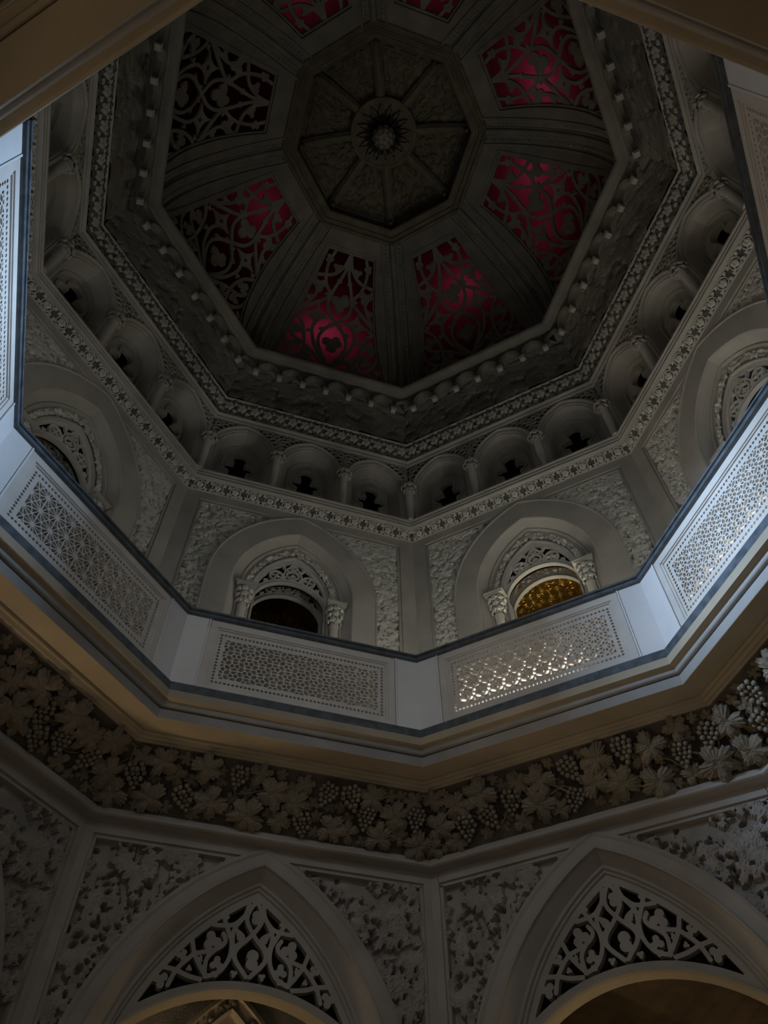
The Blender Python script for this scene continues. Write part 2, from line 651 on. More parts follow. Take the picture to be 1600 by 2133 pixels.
# ================================================================== SETTING: floors, shells
def build_shell():
    # ground floor slab and marble floor
    mb = MB().box(-11, 11, -11, 11, -1.8, -1.6)
    solo('floor', mb.mesh('floor', 'floor_marble', (0, 0, -1.6)), None, (0, 0, -1.6), 'stone floor of the hall below the picture', 'floor', kind='structure')
    # gallery floor: octagonal ring slab, open in the middle
    mb = octring([(3.30, 4.03), (3.03, 4.03), (3.03, 4.25), (12.0, 4.25), (12.0, 3.98), (3.30, 3.98)])
    solo('floor_gallery', mb.mesh('floor_gallery', 'plaster', (0, 0, 4.25)), None, (0, 0, 4.25), 'gallery floor slab behind the balustrades', 'floor', kind='structure')
    # outer walls of the ground-floor corridor and its low brown ceiling
    mb = octring([(7.4, -1.6), (7.4, 3.98)])
    solo('wall_outer', mb.mesh('wall_outer', 'brown_plaster', (0, 0, -1.6)), None, (0, 0, -1.6), 'brown outer wall of the lower corridor', 'wall', kind='structure')
    # corridor vault with a shallow pattern of rings, one tile grid per side
    U, V = grid(-2.6, 2.6, 4.62, 6.8, 0.026)
    mb = MB()
    H = np.zeros(U.shape)
    p = 0.26
    for ox, oy in ((0, 0), (p / 2, p / 2)):
        x = (U + ox) % p - p / 2
        y = (V + oy) % p - p / 2
        H = np.maximum(H, 0.014 * np.clip(1 - np.abs(np.hypot(x, y) - 0.105) / 0.016, 0, 1))
    k = U.shape[1]
    mb.add([(float(u * v / 6.3), float(v), float(3.62 - 0.28 * (v - 4.62) - h)) for u, v, h in zip(U.ravel(), V.ravel(), H.ravel())],
           [(i * k + j, (i + 1) * k + j, (i + 1) * k + j + 1, i * k + j + 1) for i in range(U.shape[0] - 1) for j in range(k - 1)])
    me = mb.mesh('ceiling_corridor', 'brown_plaster', (0, 4.6, 3.4), True)
    for s in (0, 7, 1, 6):
        solo('ceiling_corridor_' + SIDE[s], me, s, (0, 4.6, 3.4), 'brown patterned corridor vault seen through the arch ' + WHERE[s], 'ceiling', kind='structure')
    # gallery back wall and golden vault, all round but the two corridor sides
    mb = octring([(6.1, 4.25), (6.1, 7.95)], open_sides=(2, 6))
    solo('wall_gallery', mb.mesh('wall_gallery', 'brown_plaster', (0, 0, 4.25)), None, (0, 0, 4.25), 'back wall of the upper gallery', 'wall', kind='structure')
    mb = octring([(6.1, 7.9), (6.0, 7.92), (5.98, 8.0), (6.02, 8.02), (6.02, 8.08), (6.1, 8.1)], open_sides=(2, 6))
    solo('trim_gallery', mb.mesh('trim_gallery', 'plaster', (0, 0, 7.9)), None, (0, 0, 7.9), 'pale cornice at the foot of the gallery vault', 'trim', kind='structure')
    prof = [(6.1 - 1.15 * math.sin(t) * 1.0, 8.1 + 1.0 * (1 - math.cos(t))) for t in (0,)]
    prof = [(6.1 - 1.3 * (1 - math.cos(t)), 8.1 + 0.95 * math.sin(t)) for t in [PI / 2 * i / 8 for i in range(9)]]
    mb = octring(prof, open_sides=(2, 6))
    solo('ceiling_gallery', mb.mesh('ceiling_gallery', 'gold', (0, 0, 8.1), True), None, (0, 0, 8.1), 'gilded patterned vault of the upper gallery', 'ceiling', kind='structure')
    # partitions added at the corners to stop light passing between gallery bays
    for k in range(8):
        a = k * PI / 4
        mb = MB().box(-0.06, 0.06, 4.66, 6.2, 4.25, 9.1)
        o = solo('bay_light_block_%d' % (k + 1), mb.mesh('bay_light_block', 'plaster', (0, 4.66, 4.25)), None, (-4.66 * math.sin(a), 4.66 * math.cos(a), 4.25), 'added light-blocking partition between two gallery bays', 'wall', kind='structure')
        o.rotation_euler = (0, 0, a)
    # unseen drum and roof shells, added to seal out stray light
    mb = octring([(5.3, 9.05), (5.3, 12.5), (3.9, 12.5), (3.75, 12.3)])
    solo('drum_light_seal', mb.mesh('drum_light_seal', 'brown_plaster', (0, 0, 9.05)), None, (0, 0, 9.05), 'unseen light-sealing shell behind the blind arcade', 'wall', kind='structure')
    mb = octring([(5.3, 12.4), (5.2, 13.6), (4.4, 15.2), (3.2, 16.3), (1.6, 16.9), (0.02, 17.0)])
    solo('dome_light_seal', mb.mesh('dome_light_seal', 'brown_plaster', (0, 0, 12.4)), None, (0, 0, 12.4), 'unseen light-sealing shell over the dome', 'roof', kind='structure')
    # straight corridors that lead from the gallery to the end windows
    for i, s in enumerate((2, 6)):
        mb = MB()
        for e in (-1, 1):
            mb.box(e * 2.33, e * 2.45, 5.6, 9.6, 4.25, 9.1)
        solo('wall_corridor_' + SIDE[s], mb.mesh('wall_corridor', 'plaster', (0, 5.6, 4.25)), s, (0, 5.6, 4.25),
             'plaster side walls of the upper corridor ' + WHERE[s], 'wall', kind='structure')
        mb = MB().box(-2.45, 2.45, 4.6, 9.6, 9.05, 9.15)
        solo('ceiling_corridor_upper_' + SIDE[s], mb.mesh('ceiling_upper', 'plaster', (0, 4.6, 9.05)), s, (0, 4.6, 9.05),
             'flat ceiling of the upper corridor ' + WHERE[s], 'ceiling', kind='structure')
        mb = MB()
        pts = arch(1.3, 7.4, 8.8, 5.2)
        mb.ngon(lift([(-2.45, 4.25), (-2.45, 9.15), (2.45, 9.15), (2.45, 4.25)] + [(1.3, 4.25)] + pts[::-1] + [(-1.3, 4.25)], 9.2))
        mb.box(-1.3, 1.3, 9.18, 9.3, 4.25, 5.2)
        mb.loft([lift(pts, 9.2), lift(pts, 9.45)])
        t = thing('window_%d' % (i + 1), s, (0, 9.2, 4.25), 'tall arched window ending the upper corridor ' + WHERE[s], 'window', kind='structure')
        part('end_wall', mb.mesh('end_wall', 'plaster', (0, 9.2, 4.25)), t)
        for u in (-0.45, 0.45):
            part('mullion', MB().box(u - .03, u + .03, 9.22, 9.28, 5.2, 8.3).mesh('mullion', 'plaster', (0, 9.2, 4.25)), t)
        part('transom', MB().box(-1.3, 1.3, 9.22, 9.28, 7.35, 7.42).mesh('transom', 'plaster', (0, 9.2, 4.25)), t)


build_shell()


# ================================================================== LOWER WALLS
NL = 3.591      # face of the ground-floor walls
HL = NL * T8


def spandrel_low(U, V):
    o = in_poly(U, V, [(u, z) for u, z in arch(1.33, 1.5, 3.52, -2.0)])
    F = np.minimum(1.395 - np.abs(U), 3.405 - V)
    return np.minimum(F, -o)


LOW = {}


def low_meshes():
    b = (0, NL, -1.6)
    # frame: corner strips, top band, with a small inner moulding
    mb = MB()
    for e in (-1, 1):
        mb.box(e * 1.415, e * HL, NL, NL + 0.1, -1.6, 3.51)
        mb.box(e * 1.385, e * 1.415, NL + 0.022, NL + 0.1, -1.6, 3.40)
    mb.box(-1.42, 1.42, NL, NL + 0.1, 3.42, 3.51)
    mb.box(-1.42, 1.42, NL + 0.022, NL + 0.1, 3.39, 3.42)
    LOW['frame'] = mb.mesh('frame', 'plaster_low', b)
    # backing wall with the arched opening
    mb = MB()
    pts = arch(1.2, 1.5, 3.385, -1.6)
    mb.ngon(lift([(-HL, -1.6), (-HL, 3.51), (HL, 3.51), (HL, -1.6)] + pts[::-1], NL + 0.15))
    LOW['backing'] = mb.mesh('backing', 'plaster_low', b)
    # moulded pointed arch, stepping back to the tracery
    rings = [(1.335, 3.52, NL + 0.16), (1.33, 3.515, NL - 0.01), (1.30, 3.485, NL - 0.018), (1.28, 3.465, NL - 0.003), (1.195, 3.385, NL - 0.003),
             (1.185, 3.375, NL - 0.016), (1.17, 3.36, NL - 0.012), (1.165, 3.352, NL + 0.02), (1.07, 3.285, NL + 0.13), (1.06, 3.275, NL + 0.125),
             (1.04, 3.255, NL + 0.125), (1.03, 3.245, NL + 0.15), (1.015, 3.225, NL + 0.15), (1.005, 3.215, NL + 0.17), (0.98, 3.19, NL + 0.17)]
    mb = MB()
    mb.loft([lift(arch(hw, 1.5, za, -1.6, 16), n) for hw, za, n in rings])
    LOW['arch'] = mb.mesh('arch', 'plaster_low', b)
    # carved foliage left and right
    for e, nm in ((-1, 'rl'), (1, 'rr')):
        f = (lambda U, V, e=e: np.minimum(spandrel_low(U, V), e * U + 0.01))
        bd = (-1.42, 0.02, 0.8, 3.42) if e < 0 else (-0.02, 1.42, 0.8, 3.42)
        mb = relief(bd, 0.0125, f, 11 + e, (0.05, 0.12), 330, 0.036, lambda u, v, h: (u, NL + 0.055 - h, v), holes=190, hole_r=0.0125, hole_d=0.09, ground=0.03, slot=1.7)
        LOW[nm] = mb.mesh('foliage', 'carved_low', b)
    # round-headed lower opening and its soffit
    ro = lambda d: round_arch(0.97 - d, 2.09 - d, 2.485 - d, -1.6)
    mb = MB().loft([lift(ro(0), NL + 0.165), lift(ro(.005), NL + 0.15), lift(ro(.02), NL + 0.15), lift(ro(.03), NL + 0.172), lift(ro(.03), NL + 0.30), lift(ro(0.0), NL + 0.32)])
    LOW['soffit'] = mb.mesh('soffit', 'cream', b)
    # tracery plate
    U, V = grid(-1.0, 1.0, 1.95, 3.3, 0.0085)
    reg = in_poly(U, V, arch(1.0, 1.5, 3.21, 1.0, 16))
    hole = in_poly(U, V, round_arch(0.955, 2.08, 2.475, 1.0))
    reg = np.minimum(reg, -hole)
    inner = np.minimum(in_poly(U, V, arch(0.955, 1.5, 3.15, 1.0, 16)), -in_poly(U, V, round_arch(1.02, 2.11, 2.53, 1.0)))
    F = np.full(U.shape, -1.0)
    half = [[(-0.017, 3.170), (0.047, 3.062), (0.057, 2.972), (-0.019, 2.859), (-0.106, 2.765), (-0.116, 2.684), (-0.015, 2.566)],
            [(0.061, 3.105), (0.086, 3.012), (0.153, 2.901), (0.152, 2.802), (0.119, 2.683), (0.032, 2.586)],
            [(0.247, 2.975), (0.192, 2.867), (0.157, 2.788), (0.162, 2.678), (0.224, 2.577), (0.316, 2.534)],
            [(0.319, 2.911), (0.223, 2.920), (0.151, 2.942), (0.079, 3.020)],
            [(0.235, 2.855), (0.210, 2.795), (0.280, 2.731), (0.430, 2.685)],
            [(0.461, 2.770), (0.430, 2.685), (0.371, 2.599), (0.316, 2.534)],
            [(0.261, 2.747), (0.327, 2.671), (0.333, 2.590), (0.323, 2.533)],
            [(0.430, 2.685), (0.489, 2.624), (0.544, 2.552), (0.583, 2.446)],
            [(0.644, 2.566), (0.544, 2.552), (0.454, 2.524), (0.354, 2.510)],
            [(0.153, 2.901), (0.078, 2.854), (0.099, 2.795), (0.143, 2.762)]]
    for h in half:
        stroke(F, U, V, h, 0.0165)
        stroke(F, U, V, [(-x, y) for x, y in h], 0.0165)
    for e in (-1, 1):
        for (x, y, sz, r, l) in ((0.313, 2.793, 0.075, 1.2, 3), (0.251, 2.633, 0.055, 1.6, 3), (0.518, 2.661, 0.045, 2.0, 3), (0.644, 2.474, 0.060, 2.4, 3), (0.107, 2.850, 0.030, 2.8, 3), (0.234, 2.984, 0.030, 3.2, 3), (0.451, 2.576, 0.025, 3.6, 3), (0.380, 2.651, 0.025, 4.0, 3), (0.250, 2.561, 0.030, 4.4, 3), (0.110, 2.577, 0.030, 4.8, 3)):
            leafblob(F, U, V, e * x, y, sz, r if e > 0 else PI - r, l)
    leafblob(F, U, V, 0.02, 2.69, .075, PI / 2, 2)
    leafblob(F, U, V, 0.01, 3.01, .055, PI / 2, 2)
    F = np.maximum(F, -inner)
    F = np.minimum(F, reg)
    mb = plate(F, U, V, lambda u, v, d: (u, d, v), NL + 0.165, NL + 0.225)
    LOW['tracery'] = mb.mesh('tracery', 'plaster_low', b)
    # black sheet standing in for the shade behind the tracery
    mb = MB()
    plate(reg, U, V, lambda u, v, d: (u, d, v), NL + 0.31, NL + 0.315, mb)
    LOW['tymp_shade'] = mb.mesh('tympanum_shade', 'shade_black', b)
    # second, lower pointed arch at the back of the wall
    b2 = (0, NL + 0.8, -1.6)
    mb = MB()
    pts = arch(0.48, 1.6, 2.545, -1.6)
    mb.ngon(lift([(-1.9, -1.6), (-1.9, 3.9), (1.9, 3.9), (1.9, -1.6)] + pts[::-1], NL + 0.86))
    LOW['rear_wall'] = mb.mesh('rear_wall', 'carved_low', b2)
    mb = MB().loft([lift(arch(hw - 0.26, 1.6, za, -1.6), n) for hw, za, n in ((0.92, 2.735, NL + .86), (0.91, 2.725, NL + .80), (0.87, 2.69, NL + .79), (0.85, 2.67, NL + .82),
                                                                       (0.77, 2.59, NL + .83), (0.76, 2.58, NL + .80), (0.73, 2.55, NL + .82), (0.72, 2.54, NL + 1.05))])
    LOW['rear_arch'] = mb.mesh('rear_arch', 'cream', b2)
    U, V = grid(-0.9, 0.9, 1.6, 2.75, 0.008)
    f = lambda U, V: np.minimum(in_poly(U, V, arch(0.585, 1.6, 2.665, 1.0)), -in_poly(U, V, arch(0.515, 1.6, 2.595, 1.0)))
    mb = relief((-0.9, 0.9, 1.6, 2.75), 0.009, f, 5, (0.02, 0.035), 900, 0.03, lambda u, v, h: (u, NL + 0.828 - h, v), lobes=4)
    LOW['rear_band'] = mb.mesh('rear_band', 'vine', b2, True)


low_meshes()


def build_low():
    b = (0, NL, -1.6)
    for s in ALL:
        t = thing('wall_lower_' + SIDE[s], s, b, 'grey plaster ground-floor wall with a pointed arch ' + WHERE[s], 'wall', kind='structure')
        part('frame', LOW['frame'], t)
        part('backing', LOW['backing'], t)
        if s in (0, 1, 6, 7):
            part('foliage_relief', LOW['rl'], t, kind='stuff', label='carved acanthus foliage filling the spandrel')
            part('foliage_relief', LOW['rr'], t, kind='stuff', label='carved acanthus foliage filling the spandrel')
        a = thing('pointed_arch', s, b, 'moulded pointed arch with pierced leaf tympanum ' + WHERE[s], 'arch', 'ground-floor pointed arches')
        part('moulding', LOW['arch'], a)
        part('soffit', LOW['soffit'], a, label='cream underside of the round-headed opening')
        part('tympanum_shade', LOW['tymp_shade'], a)
        part('tympanum_tracery', LOW['tracery'], a, label='pierced vine tracery in the arch head')
    b2 = (0, NL + 0.8, -1.6)
    t = thing('inner_arch', 0, b2, 'lower cream pointed arch with a leaf band, seen through the opening', 'arch')
    part('surround', LOW['rear_arch'], t)
    part('wall_face', LOW['rear_wall'], t)
    part('leaf_band', LOW['rear_band'], t, kind='stuff')


build_low()


# ================================================================== CORNICE between the storeys (whole octagon)
def build_cornice():
    z0 = 3.5
    t = thing('trim_cornice', None, (0, 0, z0), 'stepped cornice running round the octagon under the balustrades', 'cornice', kind='structure')

    def ringpart(name, prof, m, label=None):
        part(name, octring(prof).mesh(name, m, (0, 0, z0)), t, label=label)

    ringpart('plinth', [(3.03, 4.345), (2.932, 4.345), (2.927, 4.337), (2.927, 4.245)], 'dark_marble', 'dark marble strip under the balustrade')
    ringpart('fascia', [(2.927, 4.245), (2.912, 4.243), (2.914, 4.168), (2.93, 4.163), (2.965, 4.160), (2.972, 4.15)], 'cream')
    roll = [(2.972, 4.15)] + [(2.998 - 0.028 * math.cos(a), 4.132 - 0.022 * math.sin(a)) for a in [PI * i / 7 for i in range(8)]] + [(3.09, 4.122)]
    ringpart('roll_moulding', roll, 'grey_paint')
    ringpart('grey_fascia', [(3.09, 4.112), (3.008, 4.102), (3.004, 4.10), (3.004, 4.012)], 'grey_paint', 'grey painted fascia')
    ringpart('soffit', [(3.004, 4.012), (3.008, 4.008), (3.215, 4.012), (3.222, 4.03)], 'cream', 'broad tan underside')
    bed = [(3.222, 4.03), (3.232, 4.0), (3.24, 3.992), (3.255, 3.992), (3.262, 4.0), (3.275, 3.99), (3.288, 3.978), (3.30, 3.976), (3.308, 3.992), (3.318, 3.975), (3.33, 3.962)]
    ringpart('bed_moulding', bed, 'cream')
    low = [(3.80, 3.60), (3.775, 3.590), (3.765, 3.575), (3.768, 3.56), (3.757, 3.552), (3.757, 3.525), (3.775, 3.515), (3.80, 3.512), (3.895, 3.508)]
    ringpart('lower_moulding', low, 'plaster_low')


build_cornice()

# ------------------------------------------------------------------ grape-vine frieze
FB, FT = (3.79 * A8, 3.592), (3.325 * A8, 3.965)         # bottom and top of the sloping frieze, (n, z)
FL = math.hypot(FT[0] - FB[0], FT[1] - FB[1])
TY = Vector((0, (FT[0] - FB[0]) / FL, (FT[1] - FB[1]) / FL))
TZ = Vector((1, 0, 0)).cross(TY)


def frieze_matrix(B, Y, Zn, base, u, t, h, rot, sc):
    p = Vector((u, B[0], B[1])) + Y * t + Zn * h - Vector(base)
    X = Vector((1, 0, 0))
    m = Matrix((X, Y, Zn)).transposed().to_4x4() @ Matrix.Rotation(rot, 4, 'Z') @ Matrix.Diagonal((sc, sc, sc, 1))
    m.translation = p
    return m


def build_grapes():
    base = (0, FB[0], FB[1])
    # concave ground
    prof = []
    for i in range(9):
        k = i / 8
        d = 0.05 * math.sin(PI * k)
        prof.append(((FB[0] + (FT[0] - FB[0]) * k - TZ.y * d) / A8, FB[1] + (FT[1] - FB[1]) * k - TZ.z * d))
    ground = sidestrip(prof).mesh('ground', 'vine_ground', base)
    leaves = [grape_leaf(k).mesh('vine_leaf', 'vine') for k in range(5)]
    clusters = []
    for k in range(2):
        rnd = random.Random(40 + k)
        mb = MB()
        for row, cnt in enumerate((3, 4, 4, 3, 2, 1)):
            for i in range(cnt):
                mb.ball(((i - (cnt - 1) / 2) * 0.34 + rnd.uniform(-.05, .05), 0.75 - row * 0.30, 0.12 + rnd.uniform(0, 0.22)), 0.19, 6, 4)
        clusters.append(mb.mesh('grape_cluster', 'vine', smooth=True))
    stems = []
    for k in range(3):
        rnd = random.Random(70 + k)
        pts = [(-1 + 2 * i / 7, 0.45 * math.sin(i * 0.9 + k) + rnd.uniform(-.1, .1), 0.12) for i in range(8)]
        stems.append(MB().tube(pts, [0.06 - 0.005 * i for i in range(8)], 5).mesh('stem', 'vine', smooth=True))
    for s in (0, 1, 6, 7, 3):
        rnd = random.Random(100 + s)
        t = thing('vine_frieze', s, base, 'sloping frieze of carved vine leaves and grapes ' + WHERE[s], 'frieze', 'grape-vine friezes under the cornice')
        part('ground', ground, t)
        placed = []
        hb, ht = FB[0] * T8, FT[0] * T8

        def fits(u, v, r):
            lim = hb + (ht - hb) * v / FL - 0.05
            if abs(u) > lim:
                return False
            return all(math.hypot(u - a, v - b) > 0.76 * (r + c) for a, b, c in placed)

        def ground_h(v):
            return -0.05 * math.sin(PI * v / FL)

        for kind, number, lo, hi in (('g', 8, 0.115, 0.135), ('l', 15, 0.125, 0.155), ('l', 30, 0.085, 0.11), ('l', 60, 0.045, 0.065)):
            made = 0
            for _ in range(2600):
                if made >= number:
                    break
                r = rnd.uniform(lo, hi)
                v = rnd.uniform(r * 0.75 + 0.015, FL - r * 0.75 - 0.02)
                u = rnd.uniform(-hb, hb)
                if not fits(u, v, r):
                    continue
                placed.append((u, v, r))
                made += 1
                h = ground_h(v) + (rnd.uniform(0.03, 0.06) if lo > 0.11 else rnd.uniform(0.012, 0.03) if lo > 0.07 else rnd.uniform(0.0, 0.012))
                if kind == 'g':
                    part('grape_cluster', rnd.choice(clusters), t, frieze_matrix(FB, TY, TZ, base, u, v, h, rnd.uniform(-.5, .5), r))
                else:
                    part('vine_leaf', rnd.choice(leaves), t, frieze_matrix(FB, TY, TZ, base, u, v, h, rnd.uniform(0, 6.28), r * 1.18))
        for i in range(7):
            u = -1.15 + 2.3 * i / 6 + rnd.uniform(-.1, .1)
            v = rnd.uniform(0.2, 0.38)
            part('stem', rnd.choice(stems), t, frieze_matrix(FB, TY, TZ, base, u, v, ground_h(v) + 0.02, rnd.uniform(-.9, .9), rnd.uniform(.18, .26)))


build_grapes()


# ================================================================== BALUSTRADES
NB = 3.0 * A8
HB = NB * T8


def voronoi_field(U, V, pts, w):
    d1 = np.full(U.shape, 9.0)
    d2 = np.full(U.shape, 9.0)
    for x, y in pts:
        d = np.hypot(U - x, V - y)
        d2 = np.minimum(d2, np.maximum(d, d1))
        d1 = np.minimum(d, d1)
    return w - (d2 - d1) / 2


def lattice_points(kind):
    pts = []
    if kind == 0:        # elongated hexagons in pairs
        a, b = 0.1233, 0.116
        for i in range(-8, 9):
            for j in range(-4, 5):
                cx, cy = i * a, 4.7775 + j * b + (b / 2 if i % 2 else 0)
                pts += [(cx - .021, cy - .002), (cx + .021, cy + .002), (cx, cy + .042), (cx - .001, cy - .042), (cx + a / 2, cy + b / 4), (cx + a / 2 + .004, cy - b / 4)]
    elif kind == 1:      # eight-petalled stars
        a, b = 0.148, 0.128
        for i in range(-7, 8):
            for j in range(-3, 4):
                cx, cy = i * a + (a / 2 if j % 2 else 0), 4.7775 + j * b
                pts += [(cx + .036 * math.cos(k * PI / 4 + .2), cy + .036 * math.sin(k * PI / 4 + .2)) for k in range(8)]
                pts += [(cx + a / 2, cy + .012), (cx + a / 2 - .01, cy - .014), (cx + a / 4, cy + b / 2), (cx - a / 4, cy + b / 2)]
    else:                # larger stars with long rays
        a, b = 0.185, 0.16
        for i in range(-6, 7):
            for j in range(-3, 4):
                cx, cy = i * a + (a / 2 if j % 2 else 0), 4.7775 + j * b
                pts += [(cx + .03 * math.cos(k * PI / 3), cy + .03 * math.sin(k * PI / 3)) for k in range(6)]
                pts += [(cx + .066 * math.cos(k * PI / 3 + PI / 6), cy + .066 * math.sin(k * PI / 3 + PI / 6)) for k in range(6)]
    return [(x, y) for x, y in pts if abs(x) < 0.85 and 4.4 < y < 5.15]


def lattice(kind, base):
    U, V = grid(-0.835, 0.835, 4.435, 5.125, 0.0052)
    outer = np.minimum(0.825 - np.abs(U), 0.337 - np.abs(V - 4.7825))
    inner = np.minimum(0.745 - np.abs(U), 0.234 - np.abs(V - 4.7775))
    if kind == 2:        # long straight rays crossing in stars
        L = np.full(U.shape, -1.0)
        for ang, p, w in ((0, .148, .0052), (60, .148, .0048), (120, .148, .0048), (30, .0855, .0036), (90, .0855, .0036), (150, .0855, .0036)):
            d = U * math.cos(math.radians(ang)) + (V - 4.7775) * math.sin(math.radians(ang))
            L = np.maximum(L, w - np.abs((d + p / 2) % p - p / 2))
    else:
        L = voronoi_field(U, V, lattice_points(kind), (0.0046, 0.0044)[kind])
    F = np.maximum(-inner, L)
    # row of small diamond holes round the edge
    p = 0.0375
    x = np.abs((U + p / 2) % p - p / 2)
    yh = np.minimum(np.abs(V - 5.062), np.abs(V - 4.497))
    rowh = np.where(np.abs(U) < 0.79, 0.0165 - (x + yh), -1)
    y = np.abs((V - 4.497 + p / 2) % p - p / 2)
    xv = np.abs(np.abs(U) - 0.7875)
    rowv = np.where((V > 4.49) & (V < 5.07), 0.0165 - (y + xv), -1)
    F = np.minimum(np.minimum(F, -np.maximum(rowh, rowv)), outer)
    return plate(F, U, V, lambda u, v, d: (u, d, v), NB + 0.022, NB + 0.085).mesh('lattice', 'pale_stone', base)


def build_balustrades():
    base = (0, NB, 4.25)
    lat = [lattice(k, base) for k in range(3)]
    mb = MB()                                    # frame around the lattice, stepped
    for e in (-1, 1):
        mb.box(e * 0.845, e * 0.912, NB, NB + 0.09, 4.337, 5.215)
        mb.box(e * 0.822, e * 0.845, NB + 0.01, NB + 0.09, 4.43, 5.13)
    mb.box(-0.845, 0.845, NB, NB + 0.09, 5.13, 5.215)
    mb.box(-0.845, 0.845, NB, NB + 0.09, 4.337, 4.437)
    mb.box(-0.83, 0.83, NB + 0.01, NB + 0.09, 5.113, 5.13)
    mb.box(-0.83, 0.83, NB + 0.01, NB + 0.09, 4.437, 4.452)
    frame = mb.mesh('frame', 'pale_stone', base)
    pil = []
    for e in (-1, 1):
        mb = MB()
        x0, x1 = e * 0.936, e * HB
        mb.loft([[(x0, NB - 0.006, z), (e * (NB - 0.006) * T8, NB - 0.006, z), (e * (NB + 0.16) * T8, NB + 0.16, z), (x0, NB + 0.16, z)] for z in (4.337, 5.215)], closed=True)
        pil.append(mb.mesh('pilaster', 'white_marble', base))
    bead = [MB().box(e * 0.916, e * 0.932, NB - 0.012, NB + 0.1, 4.337, 5.215).mesh('bead', 'white_marble', base) for e in (-1, 1)]
    prof = [(3.12, 5.205), (3.02, 5.205), (2.985, 5.208), (2.965, 5.212), (2.962, 5.243), (2.975, 5.249), (2.975, 5.255), (2.955, 5.262), (2.952, 5.278), (2.965, 5.292), (3.05, 5.297), (3.12, 5.292), (3.14, 5.26), (3.12, 5.205)]
    rail = sidestrip(prof).mesh('handrail', 'dark_marble', base)
    pat = {0: 0, 1: 2, 2: 1, 5: 0, 6: 1, 7: 1, 3: 0, 4: 0}
    look = {0: 'dim pierced balustrade panel with dark marble rail left of the front corner', 1: 'long pierced balustrade panel with star rays and dark rail on the left',
            2: 'daylit pierced balustrade panel with dark rail at the far left edge', 5: 'shaded pierced balustrade with dark rail at the upper right edge',
            6: 'brightly lit bluish pierced balustrade with dark rail on the right', 7: 'pierced balustrade panel sparkling with light from behind, right of the front corner'}
    for s in SEEN:
        t = thing('balustrade', s, base, look[s], 'balustrade', 'pierced balustrades round the gallery')
        part('lattice', lat[pat[s]], t, label='pierced geometric stone lattice')
        part('frame', frame, t)
        for e in (0, 1):
            part('pilaster', pil[e], t, label='smooth white marble corner slab')
            part('bead', bead[e], t)
        part('handrail', rail, t, label='dark veined marble handrail')


build_balustrades()


# ================================================================== UPPER WALLS with gallery arches
NU = 4.45 * A8
HU = NU * T8
ZS = 7.35


